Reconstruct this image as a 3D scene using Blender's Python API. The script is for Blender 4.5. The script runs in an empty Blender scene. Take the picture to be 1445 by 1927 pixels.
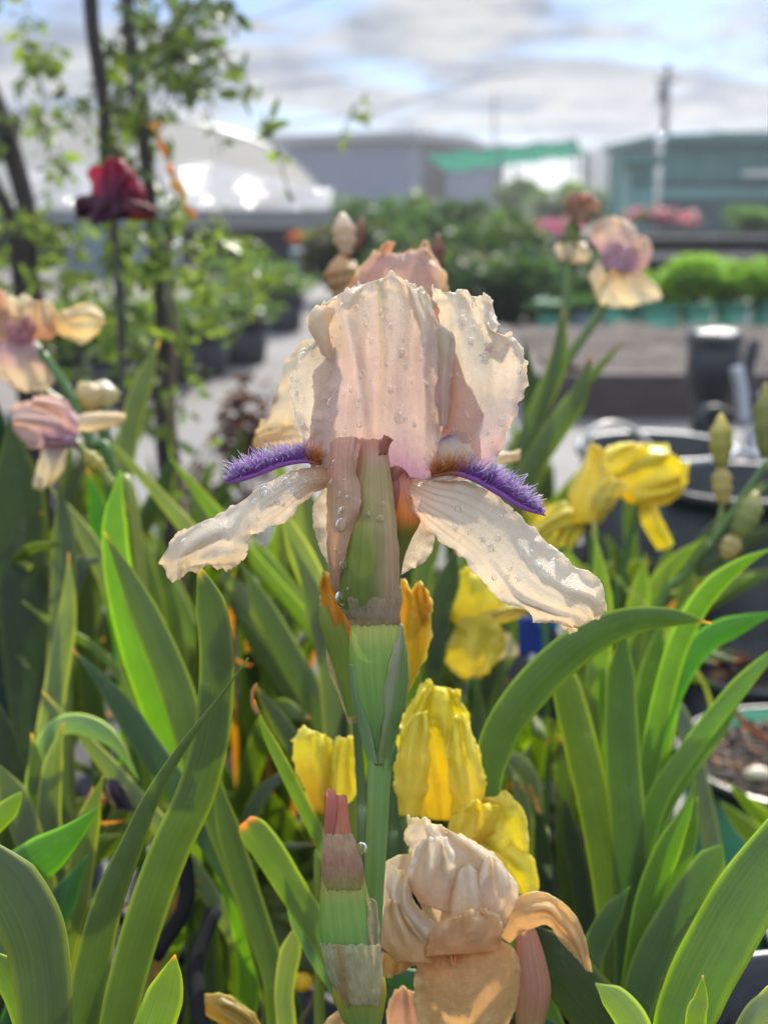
import bpy, math, random
import numpy as np
from mathutils import Vector, noise, Matrix

R = math.radians
SC = bpy.context.scene
COL = SC.collection

# ------------------------------------------------------------------ camera, sky, sun
F = 2409.0                      # focal length in pixels of the 1445x1927 photograph
PITCH = R(13.72)
CZ = 0.70
cam = bpy.data.cameras.new('camera')
cam.sensor_fit = 'VERTICAL'; cam.sensor_height = 36.0; cam.lens = 45.0
cam.clip_start = 0.01; cam.clip_end = 3000
cam.dof.use_dof = True; cam.dof.focus_distance = 0.398; cam.dof.aperture_fstop = 10.5
co = bpy.data.objects.new('camera', cam); COL.objects.link(co)
co.location = (0, 0, CZ); co.rotation_euler = (R(90) - PITCH, 0, 0)
SC.camera = co

SUN_EL, SUN_AZ = R(36), R(16)
sun = bpy.data.lights.new('sun', 'SUN'); sun.energy = 4.8; sun.angle = R(0.5); sun.color = (1.0, 0.93, 0.82)
so = bpy.data.objects.new('sun', sun); COL.objects.link(so)
sdir = Vector((math.sin(SUN_AZ) * math.cos(SUN_EL), math.cos(SUN_AZ) * math.cos(SUN_EL), math.sin(SUN_EL)))
so.rotation_euler = sdir.to_track_quat('Z', 'Y').to_euler(); so.location = sdir * 20

w = bpy.data.worlds.new('World'); SC.world = w; w.use_nodes = True
nt = w.node_tree; nt.nodes.clear()
def N(nt, t, **k):
    n = nt.nodes.new(t)
    for a, b in k.items():
        if a.startswith('_'): n.inputs[int(a[1:])].default_value = b
        else: setattr(n, a, b)
    return n
L = nt.links.new
out = N(nt, 'ShaderNodeOutputWorld'); bg = N(nt, 'ShaderNodeBackground'); bg.inputs[1].default_value = 0.15
sky = N(nt, 'ShaderNodeTexSky', sky_type='NISHITA', sun_disc=False, sun_elevation=SUN_EL, sun_rotation=SUN_AZ, altitude=100, air_density=1.2, dust_density=1.2, ozone_density=2.0)
tc = N(nt, 'ShaderNodeTexCoord'); sx = N(nt, 'ShaderNodeSeparateXYZ'); L(tc.outputs['Generated'], sx.inputs[0])
za = N(nt, 'ShaderNodeMath', operation='ADD'); L(sx.outputs[2], za.inputs[0]); za.inputs[1].default_value = 0.17
zm = N(nt, 'ShaderNodeMath', operation='MAXIMUM'); L(za.outputs[0], zm.inputs[0]); zm.inputs[1].default_value = 0.03
dx = N(nt, 'ShaderNodeMath', operation='DIVIDE'); L(sx.outputs[0], dx.inputs[0]); L(zm.outputs[0], dx.inputs[1])
dy = N(nt, 'ShaderNodeMath', operation='DIVIDE'); L(sx.outputs[1], dy.inputs[0]); L(zm.outputs[0], dy.inputs[1])
cv = N(nt, 'ShaderNodeCombineXYZ'); L(dx.outputs[0], cv.inputs[0]); L(dy.outputs[0], cv.inputs[1]); cv.inputs[2].default_value = 3.7
cn = N(nt, 'ShaderNodeTexNoise'); cn.inputs['Scale'].default_value = 2.0; cn.inputs['Detail'].default_value = 8; cn.inputs['Roughness'].default_value = 0.58; cn.inputs['Distortion'].default_value = 0.35
L(cv.outputs[0], cn.inputs['Vector'])
cr = N(nt, 'ShaderNodeMapRange'); cr.inputs[1].default_value = 0.40; cr.inputs[2].default_value = 0.54; L(cn.outputs[0], cr.inputs[0])
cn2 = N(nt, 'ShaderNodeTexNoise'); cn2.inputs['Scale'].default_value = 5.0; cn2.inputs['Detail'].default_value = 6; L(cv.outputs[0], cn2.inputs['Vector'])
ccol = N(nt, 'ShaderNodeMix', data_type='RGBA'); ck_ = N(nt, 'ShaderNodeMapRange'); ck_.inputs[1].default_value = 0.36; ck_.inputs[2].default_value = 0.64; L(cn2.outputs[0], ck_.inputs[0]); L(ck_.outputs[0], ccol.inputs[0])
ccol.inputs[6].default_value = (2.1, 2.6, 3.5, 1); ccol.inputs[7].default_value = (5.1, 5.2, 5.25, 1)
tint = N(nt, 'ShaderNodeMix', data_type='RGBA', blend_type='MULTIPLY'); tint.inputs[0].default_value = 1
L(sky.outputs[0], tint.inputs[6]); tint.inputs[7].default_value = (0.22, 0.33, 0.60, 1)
hi = N(nt, 'ShaderNodeMapRange'); hi.inputs[1].default_value = 0.16; hi.inputs[2].default_value = 0.7; hi.inputs[3].default_value = 0.55; hi.inputs[4].default_value = 2.9; L(sx.outputs[2], hi.inputs[0])  # cloud gain: dimmer near the horizon, boosted overhead out of view as added fill
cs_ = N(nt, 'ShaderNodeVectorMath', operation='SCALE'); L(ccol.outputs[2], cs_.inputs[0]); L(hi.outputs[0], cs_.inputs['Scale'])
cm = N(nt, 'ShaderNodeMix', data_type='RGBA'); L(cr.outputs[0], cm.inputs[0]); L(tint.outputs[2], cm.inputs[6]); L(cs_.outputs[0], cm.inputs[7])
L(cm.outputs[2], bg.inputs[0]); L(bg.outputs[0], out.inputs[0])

SC.view_settings.view_transform = 'Standard'; SC.view_settings.look = 'None'
SC.view_settings.exposure = 0.62; SC.view_settings.gamma = 1.0
SC.cycles.max_bounces = 10; SC.cycles.transparent_max_bounces = 8
SC.cycles.sample_clamp_indirect = 6.0
random.seed(5)

# ------------------------------------------------------------------ helpers
FW = Vector((0, math.cos(PITCH), -math.sin(PITCH))); UP = Vector((0, math.sin(PITCH), math.cos(PITCH))); RT = Vector((1, 0, 0))
CAM = Vector((0, 0, CZ))
def P(px, py, d):               # point at depth d that the photograph shows at (px, py)
    return CAM + FW * d + RT * ((px - 722.5) / F * d) + UP * (-(py - 963.5) / F * d)
def G(px, py, z=0.0):           # point on the level z
    v = FW + RT * ((px - 722.5) / F) + UP * (-(py - 963.5) / F)
    k = (z - CZ) / v.z
    return CAM + v * k
def H(py, d):                   # height seen at image row py for a thing d metres away along y
    return CZ + d * math.tan(math.atan((963.5 - py) / F) - PITCH)
def X(px, d, py=400):
    return P(px, py, 1).x / P(px, py, 1).y * d

def tag(o, label=None, cat=None, group=None, kind=None):
    if label: o['label'] = label
    if cat: o['category'] = cat
    if group: o['group'] = group
    if kind: o['kind'] = kind
    return o
def empty(name, loc, label=None, cat=None, group=None):
    o = bpy.data.objects.new(name, None); COL.objects.link(o); o.location = loc
    o.empty_display_size = 0.02
    return tag(o, label, cat, group)
def link(name, me, parent=None):
    o = bpy.data.objects.new(name, me); COL.objects.link(o)
    if parent is not None:
        o.parent = parent
        m = Matrix.Identity(4); q = parent
        while q is not None:
            m = q.matrix_parent_inverse @ q.matrix_basis @ m if q.parent is not None else q.matrix_basis @ m; q = q.parent
        o.matrix_parent_inverse = m.inverted()
    return o
class MB:
    def __init__(s): s.v = []; s.f = []; s.uv = {}; s.c = []
    def add(s, vs, fs, col=None, uvs=None):
        b = len(s.v); s.v += [tuple(p) for p in vs]; s.f += [tuple(i + b for i in f) for f in fs]
        s.c += (col if isinstance(col, list) else [col or (1, 1, 1)] * len(vs))
        for i in range(len(vs)): s.uv[b + i] = uvs[i] if uvs else (0.0, 0.0)
        return s
    def grid(s, g, col=None, closed=False, uvs=None):   # g[r][c] points
        nr, nc = len(g), len(g[0]); vs = [p for r in g for p in r]; fs = []
        for r in range(nr - 1):
            for c in range(nc if closed else nc - 1):
                c2 = (c + 1) % nc
                fs.append((r * nc + c, r * nc + c2, (r + 1) * nc + c2, (r + 1) * nc + c))
        uv = uvs or [(c / max(1, nc - 1), r / max(1, nr - 1)) for r in range(nr) for c in range(nc)]
        return s.add(vs, fs, col, uv)
    def box(s, x0, y0, z0, x1, y1, z1, col=None):
        vs = [(x, y, z) for z in (z0, z1) for y in (y0, y1) for x in (x0, x1)]
        return s.add(vs, [(0, 2, 3, 1), (4, 5, 7, 6), (0, 1, 5, 4), (2, 6, 7, 3), (0, 4, 6, 2), (1, 3, 7, 5)], col)
    def tube(s, pts, rad, n=8, col=None, flat=1.0, cap=True):
        pts = [Vector(p) for p in pts]; g = []
        rad = rad if isinstance(rad, (list, tuple)) else [rad] * len(pts)
        ref = Vector((0.3, 1, 0.1)).normalized()
        for i, p in enumerate(pts):
            t = (pts[min(i + 1, len(pts) - 1)] - pts[max(i - 1, 0)]).normalized()
            a = t.cross(ref)
            if a.length < 1e-4: a = t.cross(Vector((1, 0, 0)))
            a.normalize(); b = a.cross(t).normalized()
            g.append([p + (a * math.cos(k / n * 2 * math.pi) + b * math.sin(k / n * 2 * math.pi) * flat) * rad[i] for k in range(n)])
        c = None
        if isinstance(col, list): c = [col[i] for i in range(len(pts)) for k in range(n)]
        else: c = col
        b0 = len(s.v)
        s.grid(g, c, closed=True)
        if cap:
            s.f.append(tuple(b0 + k for k in range(n))[::-1]); s.f.append(tuple(b0 + (len(pts) - 1) * n + k for k in range(n)))
        return s
    def lathe(s, cx, cy, prof, n=40, col=None):
        g = [[(cx + r * math.cos(k / n * 2 * math.pi), cy + r * math.sin(k / n * 2 * math.pi), z) for k in range(n)] for r, z in prof]
        return s.grid(g, col, closed=True)
    def build(s, name, mat, parent=None, smooth=True, solid=0, offset=0.0):
        me = bpy.data.meshes.new(name); me.from_pydata(s.v, [], s.f)
        ul = me.uv_layers.new(name='UVMap')
        idx = np.empty(len(me.loops), dtype=np.int32); me.loops.foreach_get('vertex_index', idx)
        ua = np.array([s.uv.get(i, (0, 0)) for i in range(len(s.v))], dtype=np.float32)
        ul.data.foreach_set('uv', ua[idx].ravel())
        at = me.color_attributes.new('Col', 'FLOAT_COLOR', 'POINT')
        ca = np.ones((len(s.v), 4), dtype=np.float32); ca[:, :3] = np.array(s.c, dtype=np.float32)
        at.data.foreach_set('color', ca.ravel())
        me.polygons.foreach_set('use_smooth', [smooth] * len(me.polygons))
        me.materials.append(mat); me.update()
        o = link(name, me, parent)
        if solid:
            m = o.modifiers.new('solid', 'SOLIDIFY'); m.thickness = solid; m.offset = offset
        return o

def cr_interp(a, t):            # Catmull-Rom through rows of a (numpy), t in 0..1
    n = len(a) - 1; x = t * n; i = min(int(x), n - 1); f = x - i
    p0 = a[i - 1] if i > 0 else 2 * a[0] - a[1]
    p3 = a[i + 2] if i + 2 <= n else 2 * a[n] - a[n - 1]
    p1, p2 = a[i], a[i + 1]
    return 0.5 * ((2 * p1) + (-p0 + p2) * f + (2 * p0 - 5 * p1 + 4 * p2 - p3) * f * f + (-p0 + 3 * p1 - 3 * p2 + p3) * f ** 3)

def mix(a, b, t):
    t = max(0, min(1, t)); return tuple(a[i] * (1 - t) + b[i] * t for i in range(3))
def ss(a, b, x):
    t = max(0, min(1, (x - a) / (b - a))); return t * t * (3 - 2 * t)

# ------------------------------------------------------------------ materials
def base_mat(name):
    m = bpy.data.materials.new(name); m.use_nodes = True; nt = m.node_tree; nt.nodes.clear()
    o = N(nt, 'ShaderNodeOutputMaterial'); b = N(nt, 'ShaderNodeBsdfPrincipled')
    return m, nt, o, b
def solid_mat(name, col, rough=0.6, var=0.25, scale=8, bump=0.0, metal=0.0, spec=0.5, coord='Object', bscale=None):
    m, nt, o, b = base_mat(name); L = nt.links.new
    tc = N(nt, 'ShaderNodeTexCoord'); n = N(nt, 'ShaderNodeTexNoise'); n.inputs['Scale'].default_value = scale; n.inputs['Detail'].default_value = 5
    L(tc.outputs[coord], n.inputs['Vector'])
    mx = N(nt, 'ShaderNodeMix', data_type='RGBA'); L(n.outputs[0], mx.inputs[0])
    mx.inputs[6].default_value = tuple(c * (1 - var) for c in col) + (1,); mx.inputs[7].default_value = tuple(min(1, c * (1 + var)) for c in col) + (1,)
    L(mx.outputs[2], b.inputs['Base Color']); b.inputs['Roughness'].default_value = rough; b.inputs['Metallic'].default_value = metal
    b.inputs['Specular IOR Level'].default_value = spec
    if bump:
        n2 = N(nt, 'ShaderNodeTexNoise'); n2.inputs['Scale'].default_value = bscale or scale * 4; n2.inputs['Detail'].default_value = 4; L(tc.outputs[coord], n2.inputs['Vector'])
        bp = N(nt, 'ShaderNodeBump'); bp.inputs['Strength'].default_value = bump; bp.inputs['Distance'].default_value = 0.02
        L(n2.outputs[0], bp.inputs['Height']); L(bp.outputs[0], b.inputs['Normal'])
    L(b.outputs[0], o.inputs[0]); return m
def plant_mat(name, trans=(1, 1, 1), tfac=0.5, rough=0.4, vein=(60, 3), vstr=0.25, bump=0.3, vcol=(0.7, 0.7, 0.7), gl=0.0, sheen=0.0, spec=0.5, fine=900, base=None, bdist=0.0004, grain=0.6):
    """vertex pigment x long veins; part of the light passes through"""
    m, nt, o, b = base_mat(name); L = nt.links.new
    if base is None:
        at = N(nt, 'ShaderNodeVertexColor', layer_name='Col'); csrc = at.outputs[0]
    else:
        rg = N(nt, 'ShaderNodeRGB'); rg.outputs[0].default_value = base + (1,); csrc = rg.outputs[0]
    uv = N(nt, 'ShaderNodeUVMap', uv_map='UVMap'); mp = N(nt, 'ShaderNodeMapping'); mp.inputs['Scale'].default_value = (vein[0], vein[1], 1); L(uv.outputs[0], mp.inputs[0])
    vn = N(nt, 'ShaderNodeTexNoise'); vn.inputs['Scale'].default_value = 1; vn.inputs['Detail'].default_value = 3; vn.inputs['Distortion'].default_value = 0.4; L(mp.outputs[0], vn.inputs['Vector'])
    vr = N(nt, 'ShaderNodeMapRange'); vr.inputs[1].default_value = 0.35; vr.inputs[2].default_value = 0.62; L(vn.outputs[0], vr.inputs[0])
    vm = N(nt, 'ShaderNodeMath', operation='MULTIPLY'); L(vr.outputs[0], vm.inputs[0]); vm.inputs[1].default_value = vstr
    mul = N(nt, 'ShaderNodeMix', data_type='RGBA', blend_type='MULTIPLY'); L(vm.outputs[0], mul.inputs[0]); L(csrc, mul.inputs[6]); mul.inputs[7].default_value = vcol + (1,)
    tc = N(nt, 'ShaderNodeTexCoord'); bl = N(nt, 'ShaderNodeTexNoise'); bl.inputs['Scale'].default_value = 60; bl.inputs['Detail'].default_value = 4; L(tc.outputs['Object'], bl.inputs['Vector'])
    br = N(nt, 'ShaderNodeMapRange'); br.inputs[3].default_value = 0.82; br.inputs[4].default_value = 1.15; L(bl.outputs[0], br.inputs[0])
    sc = N(nt, 'ShaderNodeVectorMath', operation='SCALE'); L(mul.outputs[2], sc.inputs[0]); L(br.outputs[0], sc.inputs['Scale'])
    L(sc.outputs[0], b.inputs['Base Color']); b.inputs['Roughness'].default_value = rough; b.inputs['Specular IOR Level'].default_value = spec
    b.inputs['Sheen Weight'].default_value = sheen
    fn = N(nt, 'ShaderNodeTexNoise'); fn.inputs['Scale'].default_value = fine; fn.inputs['Detail'].default_value = 2; L(tc.outputs['Object'], fn.inputs['Vector'])
    ad = N(nt, 'ShaderNodeMath', operation='MULTIPLY_ADD'); L(fn.outputs[0], ad.inputs[0]); ad.inputs[1].default_value = grain; L(vn.outputs[0], ad.inputs[2])
    bp = N(nt, 'ShaderNodeBump'); bp.inputs['Strength'].default_value = bump; bp.inputs['Distance'].default_value = bdist
    L(ad.outputs[0], bp.inputs['Height']); L(bp.outputs[0], b.inputs['Normal'])
    tr = N(nt, 'ShaderNodeBsdfTranslucent'); tm = N(nt, 'ShaderNodeMix', data_type='RGBA', blend_type='MULTIPLY'); tm.inputs[0].default_value = 1
    L(sc.outputs[0], tm.inputs[6]); tm.inputs[7].default_value = trans + (1,); L(tm.outputs[2], tr.inputs[0]); L(bp.outputs[0], tr.inputs['Normal'])
    ms = N(nt, 'ShaderNodeMixShader'); ms.inputs[0].default_value = tfac; L(b.outputs[0], ms.inputs[1]); L(tr.outputs[0], ms.inputs[2])
    L(ms.outputs[0], o.inputs[0]); return m

M_petal = plant_mat('petal', trans=(1.05, 1.0, 0.93), tfac=0.56, rough=0.30, vein=(75, 2.2), vstr=0.22, vcol=(0.86, 0.77, 0.70), bump=0.8, spec=0.5, fine=2200, bdist=0.0003, grain=2.2)
def thin(m, fac, tint):
    nt = m.node_tree; o = [n for n in nt.nodes if n.type == 'OUTPUT_MATERIAL'][0]; src = o.inputs[0].links[0].from_socket
    t = N(nt, 'ShaderNodeBsdfTransparent'); t.inputs[0].default_value = tint + (1,); x = N(nt, 'ShaderNodeMixShader'); x.inputs[0].default_value = fac
    nt.links.new(src, x.inputs[1]); nt.links.new(t.outputs[0], x.inputs[2]); nt.links.new(x.outputs[0], o.inputs[0])
thin(M_petal, 0.12, (1.0, .93, .84))
M_bract = plant_mat('bract', trans=(1.6, 1.5, 1.0), tfac=0.42, rough=0.42, vein=(34, 0.9), vstr=0.38, vcol=(0.55, 0.6, 0.42), bump=0.5, fine=1800, bdist=0.0003)
M_paper = plant_mat('papery_bract', trans=(1.3, 1.2, 1.0), tfac=0.5, rough=0.45, vein=(70, 5), vstr=0.6, vcol=(0.72, 0.62, 0.48), bump=0.9, fine=1500, bdist=0.0005)
def see_through(m, fac):
    nt = m.node_tree; o = [n for n in nt.nodes if n.type == 'OUTPUT_MATERIAL'][0]; src = o.inputs[0].links[0].from_socket
    t = N(nt, 'ShaderNodeBsdfTransparent'); x = N(nt, 'ShaderNodeMixShader'); n = N(nt, 'ShaderNodeTexNoise'); n.inputs['Scale'].default_value = 160; n.inputs['Detail'].default_value = 3
    tc = N(nt, 'ShaderNodeTexCoord'); nt.links.new(tc.outputs['Object'], n.inputs['Vector']); mr = N(nt, 'ShaderNodeMapRange'); mr.inputs[1].default_value = .3; mr.inputs[2].default_value = .7; mr.inputs[3].default_value = fac * .5; mr.inputs[4].default_value = min(1, fac * 1.5)
    nt.links.new(n.outputs[0], mr.inputs[0]); nt.links.new(mr.outputs[0], x.inputs[0]); nt.links.new(src, x.inputs[1]); nt.links.new(t.outputs[0], x.inputs[2]); nt.links.new(x.outputs[0], o.inputs[0])
see_through(M_paper, 0.42)
M_stem = plant_mat('stem', trans=(1, 1, 0.6), tfac=0.15, rough=0.38, vein=(16, 0.8), vstr=0.5, vcol=(0.6, 0.75, 0.5), bump=0.3, fine=1500, bdist=0.0002)
M_hair = plant_mat('beard', trans=(1, 1, 1), tfac=0.4, rough=0.3, vstr=0, bump=0)
M_leaf = plant_mat('leaf', trans=(3.8, 3.6, 0.9), tfac=0.45, rough=0.42, vein=(58, 0.5), vstr=0.62, vcol=(0.62, 0.70, 0.60), bump=0.5, spec=0.5, fine=500, bdist=0.0003)
def blemish(m, col, lo, hi, scale):
    nt = m.node_tree; b = [n for n in nt.nodes if n.type == 'BSDF_PRINCIPLED'][0]; src = b.inputs['Base Color'].links[0].from_socket
    tc = N(nt, 'ShaderNodeTexCoord'); n = N(nt, 'ShaderNodeTexNoise'); n.inputs['Scale'].default_value = scale; n.inputs['Detail'].default_value = 6; n.inputs['Roughness'].default_value = .7; nt.links.new(tc.outputs['Object'], n.inputs['Vector'])
    mr = N(nt, 'ShaderNodeMapRange'); mr.inputs[1].default_value = lo; mr.inputs[2].default_value = hi; mr.inputs[4].default_value = .7; nt.links.new(n.outputs[0], mr.inputs[0]); x = N(nt, 'ShaderNodeMix', data_type='RGBA'); nt.links.new(mr.outputs[0], x.inputs[0]); nt.links.new(src, x.inputs[6]); x.inputs[7].default_value = col + (1,); nt.links.new(x.outputs[2], b.inputs['Base Color'])
    n2 = N(nt, 'ShaderNodeTexNoise'); n2.inputs['Scale'].default_value = 45; n2.inputs['Detail'].default_value = 4; nt.links.new(tc.outputs['Object'], n2.inputs['Vector']); m2 = N(nt, 'ShaderNodeMapRange'); m2.inputs[1].default_value = .3; m2.inputs[2].default_value = .7; m2.inputs[3].default_value = .28; m2.inputs[4].default_value = .62; nt.links.new(n2.outputs[0], m2.inputs[0]); nt.links.new(m2.outputs[0], b.inputs['Roughness'])
blemish(M_leaf, (.22, .24, .15), .60, .70, 120)
M_yellow = plant_mat('yellow_petal', trans=(1.08, 1.06, 0.8), tfac=0.5, rough=0.4, vein=(26, 1.5), vstr=0.3, vcol=(0.97, 0.93, 0.75), bump=0.7, fine=1500, bdist=0.0004)
M_fol = plant_mat('foliage', trans=(2.3, 2.3, 0.8), tfac=0.42, rough=0.45, vstr=0, bump=0, fine=50)
M_black = solid_mat('black_plastic', (0.018, 0.02, 0.024), rough=0.5, var=0.3, scale=20, bump=0.1)
M_greenpot = solid_mat('green_plastic', (0.08, 0.36, 0.19), rough=0.4, var=0.15, scale=12)
M_soil = solid_mat('soil', (0.035, 0.022, 0.016), rough=0.95, var=0.6, scale=60, bump=0.9, bscale=180)
M_bark = plant_mat('bark_chips', tfac=0.0, rough=0.85, vstr=0, bump=0.5, fine=300)
def water_mat():
    m, nt, o, b = base_mat('water'); b.inputs['Transmission Weight'].default_value = 1; b.inputs['Roughness'].default_value = 0.0; b.inputs['IOR'].default_value = 1.33
    b.inputs['Base Color'].default_value = (1, 1, 1, 1); nt.links.new(b.outputs[0], o.inputs[0]); return m
M_water = water_mat()
M_rubber = solid_mat('dusty_rubber', (0.014, 0.014, 0.015), rough=0.95, spec=0.1)

# ------------------------------------------------------------------ petal and leaf builders
S0 = 0.40
def net_petal(name, parent, net, mat, colfn, D=S0, nu=56, nv=90, ruf=5.0, jag=2.5, fold=None, thick=0.00022, seed=0, rfreq=5.0, crinkle=1.2):
    """net: rows (base to tip) of (px, py, dd); dd is a depth offset in photo pixels at distance D"""
    a = np.array([[list(c) + ([0] if len(c) == 2 else []) for c in r] for r in net], dtype=float)
    k = D / F; rows = []
    for j in range(nv):
        v = j / (nv - 1); row = np.array([cr_interp(a[:, c, :], v) for c in range(a.shape[1])])
        rows.append([cr_interp(row, i / (nu - 1)) for i in range(nu)])
    g = []; cols = []; uvs = []
    for j in range(nv):
        v = j / (nv - 1); line = []
        for i in range(nu):
            u = i / (nu - 1); px, py, dd = rows[j][i]
            e = abs(2 * u - 1) ** 3; te = ss(0.7, 1.0, v) ; ed = max(e, te) * ss(0.0, 0.15, v)
            q = Vector((px / 90.0 * rfreq / 5, py / 90.0 * rfreq / 5, seed * 7.3))
            dd += ruf * 2.2 * ed * noise.noise(q * 2.4) + ruf * 0.8 * ed * noise.noise(q * 6.0 + Vector((3, 1, 0)))
            dd += crinkle * (noise.noise(Vector((px / 12, py / 40, seed))) + 0.6 * noise.noise(Vector((px / 8, py / 9, seed + 5))))
            rim = max(ss(0.93, 1.0, abs(2 * u - 1)), ss(0.96, 1.0, v)) * ss(0.03, 0.2, v)
            jx = noise.noise(Vector((px / 13, py / 13, seed + 11))) + 0.5 * noise.noise(Vector((px / 5, py / 5, seed + 13)))
            jy = noise.noise(Vector((px / 13, py / 13, seed + 21))) + 0.5 * noise.noise(Vector((px / 5, py / 5, seed + 23)))
            top = 1 + 1.1 * ss(.97, 1, v); jl = noise.noise(Vector((px / 34, py / 34, seed + 31)))
            jm = noise.noise(Vector((px / 34, py / 34, seed + 47)))
            px2 = px + jag * rim * (jx * 1.2 + jl * 1.9) ; py2 = py + jag * rim * (jy * 1.2 * top + jm * 1.9 * top)
            if fold: dd += fold(u, v, px, py)
            line.append(P(px2, py2, D + dd * k)); cols.append(colfn(u, v, px, py)); uvs.append((u, v))
        g.append(line)
    o = MB().grid(g, cols, uvs=uvs).build(name, mat, parent, solid=thick)
    o['_'] = 0; del o['_']
    return o, g

drop_mesh = None
def drop(parent, p, n, r, squash=0.55, stretch=1.15):
    global drop_mesh
    if drop_mesh is None:
        b = MB(); prof = []
        for i in range(13):
            t = i / 12 * math.pi
            prof.append((max(1e-4, math.sin(t)), math.cos(t)))
        b.lathe(0, 0, prof, 20); o = b.build('water_drop', M_water); drop_mesh = o.data; bpy.data.objects.remove(o)
    o = bpy.data.objects.new('water_drop', drop_mesh); COL.objects.link(o)
    z = n.normalized(); y = (Vector((0, 0, 1)) - z * z.z); y.normalize(); x = y.cross(z)
    m = Matrix((x * r * random.uniform(.85, 1.05), y * r * stretch, z * r * squash)).transposed().to_4x4(); m.translation = p + z * r * squash * 0.25
    q = parent; pm = Matrix.Identity(4)
    while q is not None: pm = (q.matrix_parent_inverse @ q.matrix_basis @ pm) if q.parent is not None else q.matrix_basis @ pm; q = q.parent
    o.parent = parent; o.matrix_parent_inverse = pm.inverted(); o.matrix_basis = m
    return o
def drops_on(o, g, spots=None, count=0, rng=(3, 6), seed=1, area=(0.1, 0.9, 0.1, 0.9), k=S0 / F, front=1.6):
    rnd = random.Random(seed); nv, nu = len(g), len(g[0])
    todo = []
    for s in (spots or []):                      # spots given in photo pixels: nearest grid point
        best = None
        for j in range(1, nv - 1):
            for i in range(1, nu - 1):
                v = g[j][i] - CAM; d = v.dot(FW); px = 722.5 + v.x / d * F; py = 963.5 - v.dot(UP) / d * F
                q = (px - s[0]) ** 2 + (py - s[1]) ** 2
                if best is None or q < best[0]: best = (q, i, j)
        if best[0] < 400: todo.append((best[1], best[2], s[2]))
    for _ in range(count):
        i = int(rnd.uniform(area[0], area[1]) * (nu - 1)); j = int(rnd.uniform(area[2], area[3]) * (nv - 1))
        todo.append((max(1, min(nu - 2, i)), max(1, min(nv - 2, j)), rng[0] * .8 + (rng[1] * 1.5 - rng[0]) * rnd.random() ** 3))
    for i, j, r in todo:
        p = g[j][i]; n = (g[j][i + 1] - g[j][i - 1]).cross(g[j + 1][i] - g[j - 1][i])
        if n.length < 1e-9: continue
        n.normalize()
        if n.dot(CAM - p) < 0: n = -n
        n = (n + (CAM - p).normalized() * 0.6).normalized()
        drop(o, p, n, r * 1.2 * k, stretch=rnd.uniform(1.0, 1.45))

def smooth_path(pts, n):
    a = np.array([list(p) for p in pts]); return [Vector(cr_interp(a, i / (n - 1))) for i in range(n)]

GREEN = (0.115, 0.158, 0.060); BLUEG = (0.125, 0.158, 0.095); LIGHTG = (0.17, 0.23, 0.05); DARKG = (0.060, 0.088, 0.040); OLIVE = (0.09, 0.12, 0.045)
def leaf(parent, pts, hw, col=GREEN, twist=0.0, tip=0.28, fold=0.22, tipcol=None, blunt=False, n=36, wave=0.0, edge=True, name='leaf'):
    """pts tip -> base in the world, hw half width in metres (float or list tip->base)"""
    ps = smooth_path(pts, n); g = []; cols = []; uvs = []; sd = random.random() * 50
    hl = hw if isinstance(hw, (list, tuple)) else None
    for i, p in enumerate(ps):
        t = i / (n - 1); T = (ps[min(i + 1, n - 1)] - ps[max(i - 1, 0)]).normalized()
        V = (p - CAM).normalized(); a = T.cross(V)
        if a.length < 1e-3: a = Vector((1, 0, 0))
        a.normalize(); nn = a.cross(T).normalized()
        th = twist + wave * math.sin(t * 4 + sd)
        A = a * math.cos(th) + nn * math.sin(th); B = nn * math.cos(th) - a * math.sin(th)
        ww = float(cr_interp(np.array(hl, dtype=float), t)) if hl else hw
        if blunt: ww *= 0.45 + 0.55 * min(1, t / 0.05) ** 0.5
        else: ww *= min(1, t / tip) ** 0.75 if t < tip else 1
        ww = max(ww, 0.00025)
        line = []
        for c in range(9):
            s = c / 4 - 1
            line.append(p + A * (s * ww) + B * (abs(s) ** 1.3 * ww * fold) + B * (0.05 * ww * noise.noise(Vector((s * 2, t * 9, sd)))))
            cc = mix(col, (col[0] * 2.2 + .03, col[1] * 1.9 + .03, col[2] * 1.2), ss(0.72, 1.0, abs(s)) * .8 if edge else 0)  # paler margins: the sun's rim light painted into the leaf colour
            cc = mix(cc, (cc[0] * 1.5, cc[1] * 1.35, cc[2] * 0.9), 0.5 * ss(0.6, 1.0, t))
            if tipcol: cc = mix(tipcol, cc, ss(0.0, 0.035, t + 0.02 * noise.noise(Vector((s * 3, sd, 0)))))
            cols.append(cc); uvs.append((c / 8, t * (1 + n / 40)))
        g.append(line)
    return MB().grid(g, cols, uvs=uvs).build(name, M_leaf, parent, solid=0.0005)
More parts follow.
